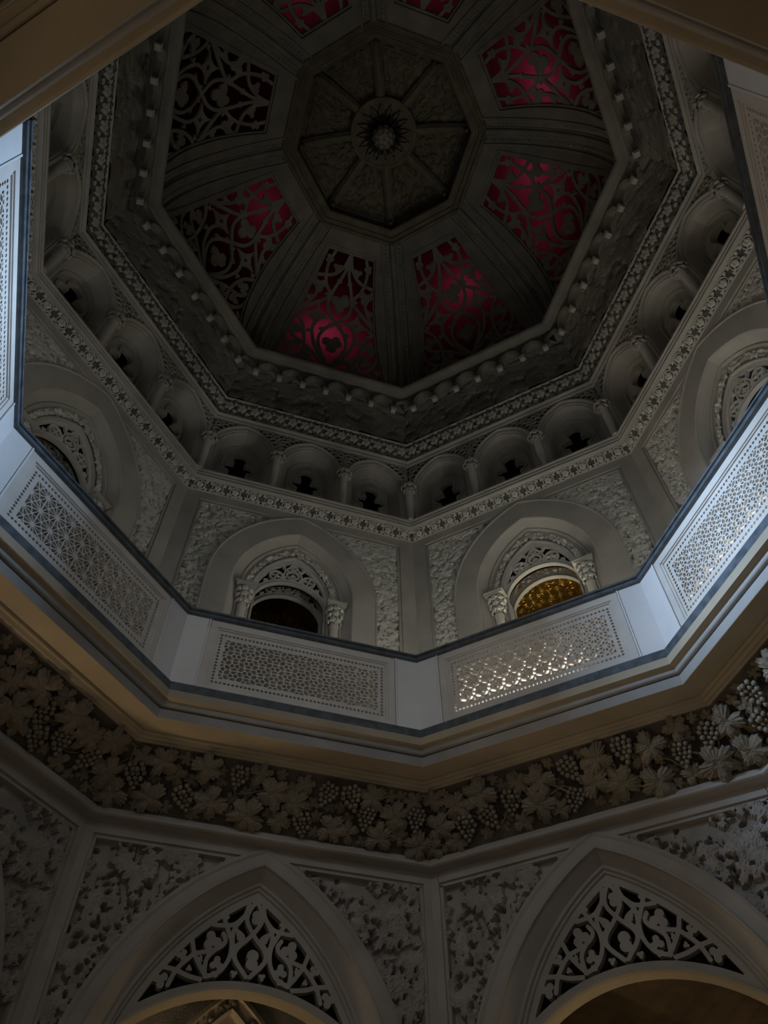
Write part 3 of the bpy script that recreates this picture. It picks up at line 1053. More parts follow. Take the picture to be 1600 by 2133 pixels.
def build_upper():
    b = (0, NU, 4.25)
    mb = MB()                                    # pilaster strips and top band in front of the carved field
    for e in (-1, 1):
        mb.box(e * 1.50, e * HU, NU, NU + 0.15, 4.25, 9.0)
        mb.box(e * 1.475, e * 1.50, NU + 0.018, NU + 0.15, 4.25, 8.76)
        mb.box(e * 1.455, e * 1.475, NU + 0.008, NU + 0.15, 4.25, 8.74)
    mb.box(-1.5, 1.5, NU, NU + 0.15, 8.80, 9.0)
    mb.box(-1.5, 1.5, NU + 0.018, NU + 0.15, 8.76, 8.80)
    mb.box(-1.475, 1.475, NU + 0.008, NU + 0.15, 8.74, 8.76)
    frame = mb.mesh('frame', 'plaster', b)
    pts = arch(1.10, ZS, 8.80, 4.25)
    W2 = (NU + 0.04) * T8
    back = MB().ngon(lift([(-W2, 4.25), (-W2, 9.3), (W2, 9.3), (W2, 4.25)] + pts[::-1], NU + 0.14)).mesh('backing', 'plaster', b)
    rel = []
    for e in (-1, 1):
        def inside(U, V, e=e):
            F = np.minimum(1.46 - np.abs(U), 8.745 - V)
            return np.minimum(np.minimum(F, -in_poly(U, V, arch(1.135, ZS, 8.875, 3))), e * U + 0.01)
        bd = (-1.47, 0.02, 5.6, 8.75) if e < 0 else (-0.02, 1.47, 5.6, 8.75)
        rel.append(relief(bd, 0.0105, inside, 21 + e, (0.03, 0.058), 1700, 0.015, lambda u, v, h: (u, NU + 0.036 - h, v), holes=560, hole_r=0.0075, hole_d=0.06, ground=0.025, slot=2.4).mesh('foliage', 'carved', b))
    # stepped arch surround
    rings = [(1.15, 8.905, NU + 0.15), (1.148, 8.90, NU - 0.012), (1.13, 8.885, NU - 0.02), (1.115, 8.865, NU - 0.006), (0.815, 8.515, NU - 0.006), (0.80, 8.50, NU + 0.006),
             (0.79, 8.49, NU + 0.03), (0.70, 8.425, NU + 0.14), (0.695, 8.42, NU + 0.125), (0.68, 8.405, NU + 0.12), (0.67, 8.395, NU + 0.13), (0.665, 8.385, NU + 0.16), (0.64, 8.36, NU + 0.165),
             (0.63, 8.345, NU + 0.15), (0.625, 8.34, NU + 0.175), (0.55, 8.215, NU + 0.185), (0.545, 8.205, NU + 0.165), (0.53, 8.18, NU + 0.165), (0.52, 8.165, NU + 0.19), (0.50, 8.14, NU + 0.2)]
    sur = MB().loft([lift(arch(hw, ZS, za, 4.25, 18), n) for hw, za, n in rings]).mesh('surround', 'plaster', b, False)
    f = lambda U, V: np.minimum(in_poly(U, V, arch(0.627, ZS, 8.342, 3)), -in_poly(U, V, arch(0.548, ZS, 8.212, 3)))
    band = relief((-0.64, 0.64, 7.3, 8.36), 0.009, f, 9, (0.028, 0.045), 1000, 0.035, lambda u, v, h: (u, NU + 0.18 - h, v), lobes=3).mesh('leaf_band', 'carved', b, True)
    # pierced tympanum over the round-headed opening
    U, V = grid(-0.56, 0.56, 7.25, 8.2, 0.0058)
    reg = np.minimum(in_poly(U, V, arch(0.525, ZS, 8.17, 7.0, 16)), -in_poly(U, V, round_arch(0.485, 7.32, 7.68, 6.5)))
    inner = np.minimum(in_poly(U, V, arch(0.47, ZS, 8.10, 7.0, 16)), -in_poly(U, V, round_arch(0.53, 7.33, 7.745, 6.5)))
    F = np.full(U.shape, -1.0)
    half = [[(0, 7.74), (.085, 7.83), (.05, 7.90), (0, 7.94), (-.045, 7.99), (-.03, 8.05), (0, 8.10)],
            [(.10, 7.74), (.125, 7.82), (.10, 7.92), (.05, 8.0)], [(.06, 7.9), (.13, 7.96)],
            [(.36, 7.55), (.30, 7.58), (.27, 7.65)], [(.34, 7.66), (.37, 7.56), (.36, 7.5)], [(.10, 7.78), (.13, 7.74)]]
    for h in half:
        stroke(F, U, V, h, 0.0115)
        stroke(F, U, V, [(-x, y) for x, y in h], 0.0115)
    for e in (-1, 1):
        d = np.hypot(U - e * .225, V - 7.775)
        th = np.arctan2(V - 7.775, U - e * .225)
        F = np.maximum(F, 0.0115 - np.abs(d - 0.088))
        F = np.maximum(F, np.where(d < .09, 0.009 - np.abs(d * np.sin(2 * (th + .3)) / 2), -1))
        d = np.hypot(U - e * .43, V - 7.50)
        F = np.maximum(F, 0.010 - np.abs(d - 0.03))
        leafblob(F, U, V, e * .36, 7.63, .035, 1.0 if e > 0 else 2.1, 3)
        leafblob(F, U, V, e * .14, 7.99, .03, 0.6 if e > 0 else 2.5, 3)
    for z in (7.82, 8.02):
        leafblob(F, U, V, 0, z, .042, PI / 2, 4)
    F = np.minimum(np.maximum(F, -inner), reg)
    front = plate(F, U, V, lambda u, v, d: (u, d, v), NU + 0.195, NU + 0.235).mesh('tracery', 'carved', b)
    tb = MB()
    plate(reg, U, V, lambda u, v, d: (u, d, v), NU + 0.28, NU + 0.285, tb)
    tymp_shade = tb.mesh('tympanum_shade', 'shade_black', b)  # black sheet that puts shade behind the pierced tympanum
    rear = plate(F, U, V, lambda u, v, d: (u, d, v), NU + 0.445, NU + 0.485).mesh('rear_tracery', 'carved', b)
    ra = lambda d, n: lift(round_arch(0.485 - d, 7.32 - d * .5, 7.68 - d, 4.25), n)
    ri = MB().loft([ra(-.01, NU + 0.195), ra(-.005, NU + .18), ra(.012, NU + .18), ra(.02, NU + .20), ra(.02, NU + .235)])
    ri.loft([ra(-.01, NU + 0.445), ra(-.005, NU + .43), ra(.012, NU + .43), ra(.02, NU + .45), ra(.02, NU + .485)])
    ring = ri.mesh('round_opening', 'plaster', b)
    jm = MB()
    for e in (-1, 1):
        jm.box(e * 0.485, e * 0.9, NU + 0.236, NU + 0.444, 4.25, 7.32)
        jm.box(e * 0.485, e * 1.1, NU + 0.486, NU + 0.52, 4.25, 9.0)
    jamb = jm.mesh('jamb', 'plaster', b)
    # little columns carrying the inner arch
    cb = (0.0, 0.0, 4.25)
    shaft = MB().lathe([(0.075, 4.25), (0.075, 4.33), (0.062, 4.36), (0.058, 6.93), (0.068, 6.94), (0.07, 6.96), (0.06, 6.975)], 0, 0, 14).mesh('shaft', 'plaster', cb, True)
    mb = MB()
    mb.lathe([(0.055, 6.97), (0.062, 7.10), (0.085, 7.26)], 0, 0, 12)
    rnd = random.Random(3)
    for row, (zc, rr, n) in enumerate(((7.03, 0.075, 6), (7.12, 0.09, 6), (7.21, 0.105, 8))):
        for k in range(n):
            a = 2 * PI * (k + 0.5 * (row % 2)) / n
            tmp = vine_leaf(MB(), 10, 0.052, 0.4, k)
            ca, sa = math.cos(a), math.sin(a)
            vs = [(ca * (rr + z) - sa * x, sa * (rr + z) + ca * x, zc + y) for x, y, z in tmp.v]
            mb.add(vs, tmp.f)
    cap = mb.mesh('capital', 'carved', cb)
    abac = MB().box(-0.12, 0.12, -0.12, 0.12, 7.275, 7.30).box(-0.135, 0.135, -0.135, 0.135, 7.30, 7.325).mesh('abacus', 'plaster', cb)
    arch_look = {0: 'dim pointed gallery arch with leaf band and pierced tympanum left of the front corner', 1: 'dark gallery arch with pierced tympanum partly hidden behind the left balustrade',
                 2: 'gallery arch mostly hidden behind the far left balustrade', 5: 'gallery arch hidden behind the upper right balustrade',
                 6: 'gallery arch with pale lit soffit behind the bright right balustrade', 7: 'gallery arch opening onto the glowing golden vault right of the front corner'}
    for s in ALL:
        t = thing('wall_upper_' + SIDE[s], s, b, 'upper gallery wall with carved leaf field ' + WHERE[s], 'wall', kind='structure')
        part('frame', frame, t)
        part('backing', back, t)
        if s in SEEN:
            for e in (0, 1):
                part('foliage_relief', rel[e], t, kind='stuff', label='all-over carved leaf relief beside the arch')
            a = thing('gallery_arch', s, b, arch_look[s], 'arch', 'gallery arches')
            part('surround', sur, a)
            part('leaf_band', band, a, kind='stuff', label='band of small carved leaves round the arch head')
            part('tympanum_tracery', front, a)
            part('tympanum_shade', tymp_shade, a)
            part('rear_tracery', rear, a)
            part('round_opening', ring, a)
            part('jamb', jamb, a)
            for e, nm in ((-1, 'left'), (1, 'right')):
                c = thing('gallery_column', s, (e * 0.605, NU + 0.13, 4.25), '%s leaf-capital column of the gallery arch %s' % (nm, WHERE[s]), 'column', 'gallery arch columns')
                part('shaft', shaft, c)
                part('capital', cap, c)
                part('abacus', abac, c)


build_upper()


# ------------------------------------------------------------------ rosette frieze under the sill
def ring_leaf(seed):
    mb = MB()
    rows = []
    N = 18
    for i in range(N):
        a = 2 * PI * i / N
        c = Vector((math.cos(a), math.sin(a) * 0.95, 0))
        row = []
        for j in range(5):
            t = PI * j / 4
            row.append(tuple(c * (0.87 + 0.13 * math.cos(t)) + Vector((0, 0, 0.34 * math.sin(t)))))
        rows.append(row)
    mb.loft(rows, wrap=True)
    vine_leaf(mb, 15, 0.72, 0.6, seed, (0, -0.05, 0.1))
    for e in (-1, 1):
        vine_leaf(mb, 8, 0.36, 0.6, seed + 3, (e * 1.05, 0.62, 0.04))
        vine_leaf(mb, 8, 0.36, 0.6, seed + 4, (e * 1.05, -0.62, 0.04))
    return mb


def tri_leaf(seed):
    mb = vine_leaf(MB(), 14, 0.72, 0.4, seed, (0, 0.05, 0.05))
    for e in (-1, 1):
        vine_leaf(mb, 8, 0.3, 0.5, seed + 1, (e * 0.75, -0.55, 0.05))
        vine_leaf(mb, 8, 0.3, 0.5, seed + 2, (e * 0.8, 0.5, 0.05))
    return mb


def leaf_frieze(name, B, T, count, size, piece, pname, material, ground_mat, label, group, amp, trims):
    L = math.hypot(T[0] - B[0], T[1] - B[1])
    Y = Vector((0, (T[0] - B[0]) / L, (T[1] - B[1]) / L))
    Z = Vector((1, 0, 0)).cross(Y)
    base = (0, B[0], B[1])
    U, V = grid(-B[0] * T8, B[0] * T8, 0, L, 0.013)

    def inside(U, V):
        return B[0] * T8 + (T[0] - B[0]) * T8 * V / L - np.abs(U) + 0.012

    def mp(u, v, h):
        p = Vector((u, B[0], B[1])) + Y * v + Z * (h - 0.012)
        return (p.x, p.y, p.z)
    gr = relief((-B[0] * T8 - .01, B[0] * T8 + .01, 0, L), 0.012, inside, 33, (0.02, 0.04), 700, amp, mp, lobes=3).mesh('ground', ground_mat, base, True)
    me = piece(2).mesh(pname, material, smooth=False)
    for s in SEEN:
        t = thing(name, s, base, label + ' ' + WHERE[s], 'frieze', group)
        part('ground', gr, t, kind='stuff')
        p = 2 * (B[0] + T[0]) / 2 * T8 / count
        for i in range(count):
            part(pname, me, t, frieze_matrix(B, Y, Z, base, (i - (count - 1) / 2) * p, L / 2, 0.004, 0, size))


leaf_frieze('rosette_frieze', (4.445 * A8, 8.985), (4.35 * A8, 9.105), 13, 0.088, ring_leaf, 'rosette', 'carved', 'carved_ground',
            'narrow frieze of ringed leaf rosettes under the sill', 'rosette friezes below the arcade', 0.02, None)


def build_sill():
    z0 = 8.96
    t = thing('trim_sill', None, (0, 0, z0), 'moulded sill running round the octagon below the blind arcade', 'sill', kind='structure')
    low = [(4.46, 8.955), (4.44, 8.958), (4.432, 8.968), (4.438, 8.982), (4.455, 8.99)]
    part('lower_bead', octring(low).mesh('lower_bead', 'plaster', (0, 0, z0)), t)
    prof = [(4.35, 9.102), (4.33, 9.105), (4.31, 9.10), (4.275, 9.098), (4.262, 9.11), (4.262, 9.145), (4.272, 9.152), (4.272, 9.16), (4.252, 9.166), (4.252, 9.20), (4.262, 9.207), (4.258, 9.215), (4.235, 9.222), (4.235, 9.25), (4.9, 9.255)]
    part('sill_moulding', octring(prof).mesh('sill_moulding', 'plaster', (0, 0, z0)), t)


build_sill()

# ================================================================== BLIND ARCADE
NA = 4.335 * A8
PITCH = 2 * 4.29 * A8 * T8 / 3


def build_arcade():
    b = (0, NA, 9.25)
    zs, zb = 10.16, 9.2
    HA = NA * T8
    # wall plate with three arched holes, plus top band
    mb = MB()
    mb.box(-HA, HA, NA, NA + 0.05, 10.83, 10.95)
    plate_pts = []
    for k in (-1, 0, 1):
        c = k * PITCH
        ap = [(u + c, z) for u, z in arch(0.50, zs, 10.80, zb)]
        l, r = (c - PITCH / 2 if k > -1 else -HA), (c + PITCH / 2 if k < 1 else HA)
        mb.ngon(lift([(l, zb), (l, 10.83), (r, 10.83), (r, zb)] + ap[::-1], NA + 0.02))
    wall = mb.mesh('face', 'plaster', b)
    nb = (0, NA, 9.25)
    # moulded arch and splay of one niche
    rings = [(0.515, 10.828, NA + 0.02), (0.51, 10.825, NA - 0.02), (0.495, 10.812, NA - 0.03), (0.48, 10.798, NA - 0.02), (0.475, 10.79, NA + 0.0), (0.435, 10.735, NA + 0.01), (0.43, 10.728, NA + 0.035),
             (0.41, 10.71, NA + 0.03), (0.40, 10.70, NA + 0.05), (0.33, 10.60, NA + 0.24), (0.325, 10.595, NA + 0.225), (0.31, 10.58, NA + 0.225), (0.305, 10.575, NA + 0.30)]
    sur = MB().loft([lift(arch(hw, zs, za, zb, 12), n) for hw, za, n in rings]).mesh('surround', 'plaster', nb)
    # back panel pierced by a trefoil
    U, V = grid(-0.36, 0.36, 9.18, 10.66, 0.012)

    def tref(U, V, g):
        F = 0.11 + g - np.hypot(U, (V - 10.26) * 0.85)
        F = np.maximum(F, np.minimum(0.075 + g - np.abs(U), 10.26 - V))
        for e in (-1, 1):
            F = np.maximum(F, 0.10 + g - np.hypot(U - e * 0.135, V - 10.02))
        return np.maximum(F, np.minimum(0.13 + g - np.abs(U), 9.98 - V))
    F = np.minimum(in_poly(U, V, arch(0.33, zs, 10.61, 9.0)), -tref(U, V, 0))
    backp = plate(F, U, V, lambda u, v, d: (u, d, v), NA + 0.29, NA + 0.36).mesh('back_panel', 'plaster', nb)
    F = np.minimum(np.minimum(tref(U, V, 0.045), -tref(U, V, 0.012)), V - 9.2)
    trim = plate(F, U, V, lambda u, v, d: (u, d, v), NA + 0.265, NA + 0.3).mesh('trefoil_moulding', 'plaster', nb)
    dark = MB().box(-0.42, 0.42, NA + 0.60, NA + 0.62, 9.2, 11.4).mesh('recess_shade', 'shade_black', nb)  # black sheet painting in the shade seen through the trefoil
    # pierced spandrel tracery above each column
    U, V = grid(-0.56, 0.56, 10.1, 10.86, 0.0075)
    arcs = [in_poly(U, V, [(u + e * PITCH / 2, z) for u, z in arch(0.51, zs, 10.83, 9)]) for e in (-1, 1)]
    reg = np.minimum(np.minimum(-np.maximum(arcs[0], arcs[1]), 10.845 - V), 0.5 - np.abs(U))
    F = np.full(U.shape, -1.0)
    pts = [(0, 10.35), (0, 10.46), (-.05, 10.53), (.05, 10.53), (-.03, 10.60), (.03, 10.60), (-.1, 10.62), (.1, 10.62), (0, 10.67), (-.06, 10.71), (.06, 10.71), (0, 10.78), (-.13, 10.73), (.13, 10.73), (-.1, 10.80), (.1, 10.80),
           (-.19, 10.78), (.19, 10.78), (-.17, 10.70), (.17, 10.70), (-.26, 10.77), (.26, 10.77), (-.25, 10.82), (.25, 10.82), (-.33, 10.80), (.33, 10.80), (-.4, 10.82), (.4, 10.82), (0, 10.25), (-.03, 10.40), (.03, 10.40)]
    F = np.maximum(voronoi_field(U, V, pts, 0.0085), 0.010 - reg)
    F = np.minimum(F, reg)
    spb = (0, NA, 10.2)
    span = plate(F, U, V, lambda u, v, d: (u, d, v), NA - 0.02, NA + 0.015).mesh('spandrel', 'plaster', spb)
    spdark = plate(reg, U, V, lambda u, v, d: (u, d, v), NA + 0.012, NA + 0.018, back=False).mesh('spandrel_shade', 'shade_black', spb)  # shade in the spandrel holes, painted as a black sheet
    # column
    cb = (0, 0, 9.25)
    shaft = MB().lathe([(0.066, 9.25), (0.066, 9.30), (0.062, 9.33), (0.062, 9.98), (0.075, 9.99), (0.075, 10.01), (0.06, 10.02)], 0, 0, 12).mesh('shaft', 'plaster', cb, True)
    mb = MB().lathe([(0.055, 10.01), (0.06, 10.08), (0.09, 10.16)], 0, 0, 10)
    for row, (zc, rr, n) in enumerate(((10.04, 0.075, 6), (10.12, 0.11, 7))):
        for k in range(n):
            a = 2 * PI * (k + 0.5 * row) / n
            tmp = vine_leaf(MB(), 9, 0.058, 0.45, k)
            ca, sa = math.cos(a), math.sin(a)
            mb.add([(ca * (rr + z) - sa * x, sa * (rr + z) + ca * x, zc + y) for x, y, z in tmp.v], tmp.f)
    mb.lathe([(0.10, 10.16), (0.11, 10.17), (0.11, 10.195), (0.09, 10.2)], 0, 0, 10)
    cap = mb.mesh('capital', 'plaster', cb)
    for s in ALL:
        t = thing('wall_arcade_' + SIDE[s], s, b, 'arcade wall above the sill ' + WHERE[s], 'wall', kind='structure')
        part('face', wall, t)
        if s not in SEEN:
            continue
        for k, nm in ((-1, 'left'), (0, 'middle'), (1, 'right')):
            off = Matrix.Translation((k * PITCH, 0, 0))
            nt_ = thing('arcade_niche', s, (k * PITCH, NA, 9.25), '%s blind arcade niche with trefoil opening %s' % (nm, WHERE[s]), 'niche', 'blind arcade niches')
            part('surround', sur, nt_)
            part('back_panel', backp, nt_)
            part('trefoil_moulding', trim, nt_)
            part('recess_shade', dark, nt_)
        for k, nm in ((-0.5, 'left'), (0.5, 'right')):
            sp = thing('arcade_spandrel', s, (k * PITCH, NA, 10.2), '%s pierced spandrel above an arcade column %s' % (nm, WHERE[s]), 'tracery', 'pierced arcade spandrels')
            part('openwork', span, sp)
            part('ground', spdark, sp)
            c = thing('arcade_column', s, (k * PITCH, NA - 0.025, 9.25), '%s slender column between arcade niches %s' % (nm, WHERE[s]), 'column', 'slender arcade columns')
            part('shaft', shaft, c)
            part('capital', cap, c)
    # columns and openwork in the corners
    corner = {0: 'front', 1: 'left front', 2: 'left', 3: 'rear left', 6: 'right', 7: 'right front', 5: 'rear right'}
    for k in (0, 1, 2, 6, 7):
        a = k * PI / 4
        p = Vector((-math.sin(a), math.cos(a), 0)) * (4.335 - 0.07)
        c = thing('arcade_column', None, (p.x, p.y, 9.25), 'slender arcade column standing in the %s corner' % corner[k], 'column', 'slender arcade columns')
        part('shaft', shaft, c)
        part('capital', cap, c)
    hl = MB()
    reg_l = np.minimum(reg, -U + 0.003)
    F_l = np.minimum(np.maximum(voronoi_field(U, V, pts, 0.0085), 0.010 - reg), reg_l)
    halfl = plate(F_l, U, V, lambda u, v, d: (u + 1.5 * PITCH, d, v), NA - 0.02, NA + 0.015).mesh('half_spandrel', 'plaster', spb)
    reg_r = np.minimum(reg, U + 0.003)
    F_r = np.minimum(np.maximum(voronoi_field(U, V, pts, 0.0085), 0.010 - reg), reg_r)
    halfr = plate(F_r, U, V, lambda u, v, d: (u - 1.5 * PITCH, d, v), NA - 0.02, NA + 0.015).mesh('half_spandrel', 'plaster', spb)
    gl = plate(reg_l, U, V, lambda u, v, d: (u + 1.5 * PITCH, d, v), NA + 0.012, NA + 0.018, back=False).mesh('ground', 'shade_black', spb)  # same painted-in shade behind the half spandrels
    gr = plate(reg_r, U, V, lambda u, v, d: (u - 1.5 * PITCH, d, v), NA + 0.012, NA + 0.018, back=False).mesh('ground', 'shade_black', spb)
    for s in SEEN:
        for m1, m2, nm in ((halfr, gr, 'left'), (halfl, gl, 'right')):
            sp = thing('arcade_spandrel', s, spb, 'half spandrel of openwork in the %s corner of the arcade %s' % (nm, WHERE[s]), 'tracery', 'corner arcade spandrels')
            part('openwork', m1, sp)
            part('ground', m2, sp)
    # plain band over the arches
    t = thing('trim_arcade_band', None, (0, 0, 10.84), 'plain band running round the octagon over the arcade', 'trim', kind='structure')
    prof = [(4.34, 10.85), (4.30, 10.846), (4.288, 10.855), (4.28, 10.90), (4.245, 10.912), (4.235, 10.925), (4.24, 10.935), (4.26, 10.94)]
    part('band', octring(prof).mesh('band', 'plaster', (0, 0, 10.84)), t)
    prof = [(4.10, 11.17), (4.085, 11.165), (4.07, 11.172), (4.06, 11.19), (4.075, 11.205), (4.085, 11.225)]
    part('upper_band', octring(prof).mesh('upper_band', 'plaster', (0, 0, 10.84)), t)


build_arcade()
leaf_frieze('leaf_frieze', (4.232 * A8, 10.925), (4.095 * A8, 11.178), 15, 0.128, tri_leaf, 'leaf_sprig', 'plaster', 'carved_ground',
            'broad frieze of carved leaf sprigs above the arcade', 'leaf friezes above the arcade', 0.03, None)


# ================================================================== COVE with pendants
def build_cove():
    b = (0, 4.08 * A8, 11.2)
    L = 1.0

    def surf(v):
        # v 0..1: concave quarter from the leaf frieze up to the ring
        a = v * PI / 2
        return (4.08 - 0.24 * (1 - math.cos(a)), 11.21 + 0.86 * math.sin(a))

    def mp(u, v, h):
        r, z = surf(v)
        r2, z2 = surf(min(1, v + 0.01))
        r1, z1 = surf(max(0, v - 0.01))
        tx, tz = r2 - r1, z2 - z1
        q = math.hypot(tx, tz)
        r, z = r - tz / q * h, z + tx / q * h
        return (u * r / 4.08, r * A8, z)
    hw = 4.08 * A8 * T8
    # stamps are laid out in metres: v direction is about 0.95 m long
    def mp2(u, v, h):
        return mp(u, v / 0.95, h)
    me = relief((-hw, hw, 0, 0.95), 0.014, lambda U, V: np.ones(U.shape), 77, (0.09, 0.17), 210, 0.03, mp2, lobes=5, ground=0.02).mesh('cove', 'dome_stone', b, True)
    rb = (0, 3.40, 11.5)
    # scallop arch of the hanging border, with its spandrel
    p = 2 * 3.405 * T8 / 7
    def scallop(half):
        mb = MB()
        a0 = [(u, z) for u, z in arch(p / 2 - 0.03, 11.66, 11.92, 11.60, 8)]
        if half < 0:
            a0 = a0[:10]
        elif half > 0:
            a0 = a0[9:]
        g = lambda ku, kz: [(u * ku, 11.60 + (z - 11.60) * kz) for u, z in a0]
        mb.loft([lift(g(1.2, 1.14), 3.385), lift(g(1.2, 1.14), 3.345), lift(g(1.10, 1.08), 3.33), lift(g(1.06, 1.04), 3.345), lift(g(1.0, 1.0), 3.35), lift(g(.9, .95), 3.37), lift(g(.9, .95), 3.44)])
        l, r = (-p / 2 if half <= 0 else 0), (p / 2 if half >= 0 else 0)
        mb.ngon(lift([(l, 11.6), (l, 12.05), (r, 12.05), (r, 11.6)] + a0[::-1], 3.38))
        for q in range(5):
            for e in (-1, 1):
                if e * half < 0:
                    continue
                tmp = vine_leaf(MB(), 8, 0.03, 0.5, q)
                cx, cz = e * (0.03 + 0.035 * q), 12.005 - 0.006 * q * q
                mb.add([(cx + x, 3.37 - z, cz + y) for x, y, z in tmp.v], tmp.f)
        return mb.mesh('scallop_arch', 'dome_stone', rb)
    scal, scal_l, scal_r = scallop(0), scallop(-1), scallop(1)
    mb = MB()
    mb.loft([[(u * k, 3.38 + n * k, z) for u, n in ((-.05, -.05), (.05, -.05), (.05, .05), (-.05, .05))] for k, z in ((.55, 11.69), (.8, 11.66), (1.0, 11.64), (1.0, 11.58), (.8, 11.565), (.75, 11.54))], closed=True)
    mb.ngon([(u * .75, 3.38 + n * .75, 11.54) for u, n in ((-.05, -.05), (.05, -.05), (.05, .05), (-.05, .05))])
    pend = mb.mesh('pendant', 'plaster', rb)
    for s in ALL:
        t = thing('ceiling_cove_' + SIDE[s], s, b, 'concave cove with faint carved foliage ' + WHERE[s], 'cove', kind='structure')
        part('cove_relief', me, t, kind='stuff')
        if s not in SEEN:
            continue
        g = thing('pendant_border', s, rb, 'hanging border of small scallop arches and pendants ' + WHERE[s], 'border', 'scalloped borders under the dome ring')
        for i in range(6):
            part('scallop_arch', scal, g, Matrix.Translation(((i - 2.5) * p, 0, 0)))
        part('scallop_arch', scal_l, g, Matrix.Translation((3.5 * p, 0, 0)))
        part('scallop_arch', scal_r, g, Matrix.Translation((-3.5 * p, 0, 0)))
        for i in range(7):
            part('pendant', pend, g, Matrix.Translation(((i - 3) * p, 0, 0)))
    t = thing('trim_dome_ring', None, (0, 0, 12.0), 'heavy plain roll moulding ringing the foot of the dome', 'ring', kind='structure')
    prof = [(3.95, 12.06), (3.62, 12.03), (3.585, 12.035), (3.55, 12.03)] + [(3.51 - 0.075 * math.sin(a), 12.105 - 0.075 * math.cos(a)) for a in [PI * i / 10 for i in range(11)]] + [(3.6, 12.2), (3.75, 12.2)]
    part('roll', octring(prof).mesh('roll', 'dome_stone', (0, 0, 12.0)), t)


build_cove()

# ================================================================== DOME
DA, DB, DR = 0.707, 12.575, 2.97       # centre (radius, height) and radius of the dome's meridian


def dome_map(u, s, d):
    ph = s / DR
    return (u, A8 * (DA + (DR + d) * math.cos(ph)), DB + (DR + d) * math.sin(ph))


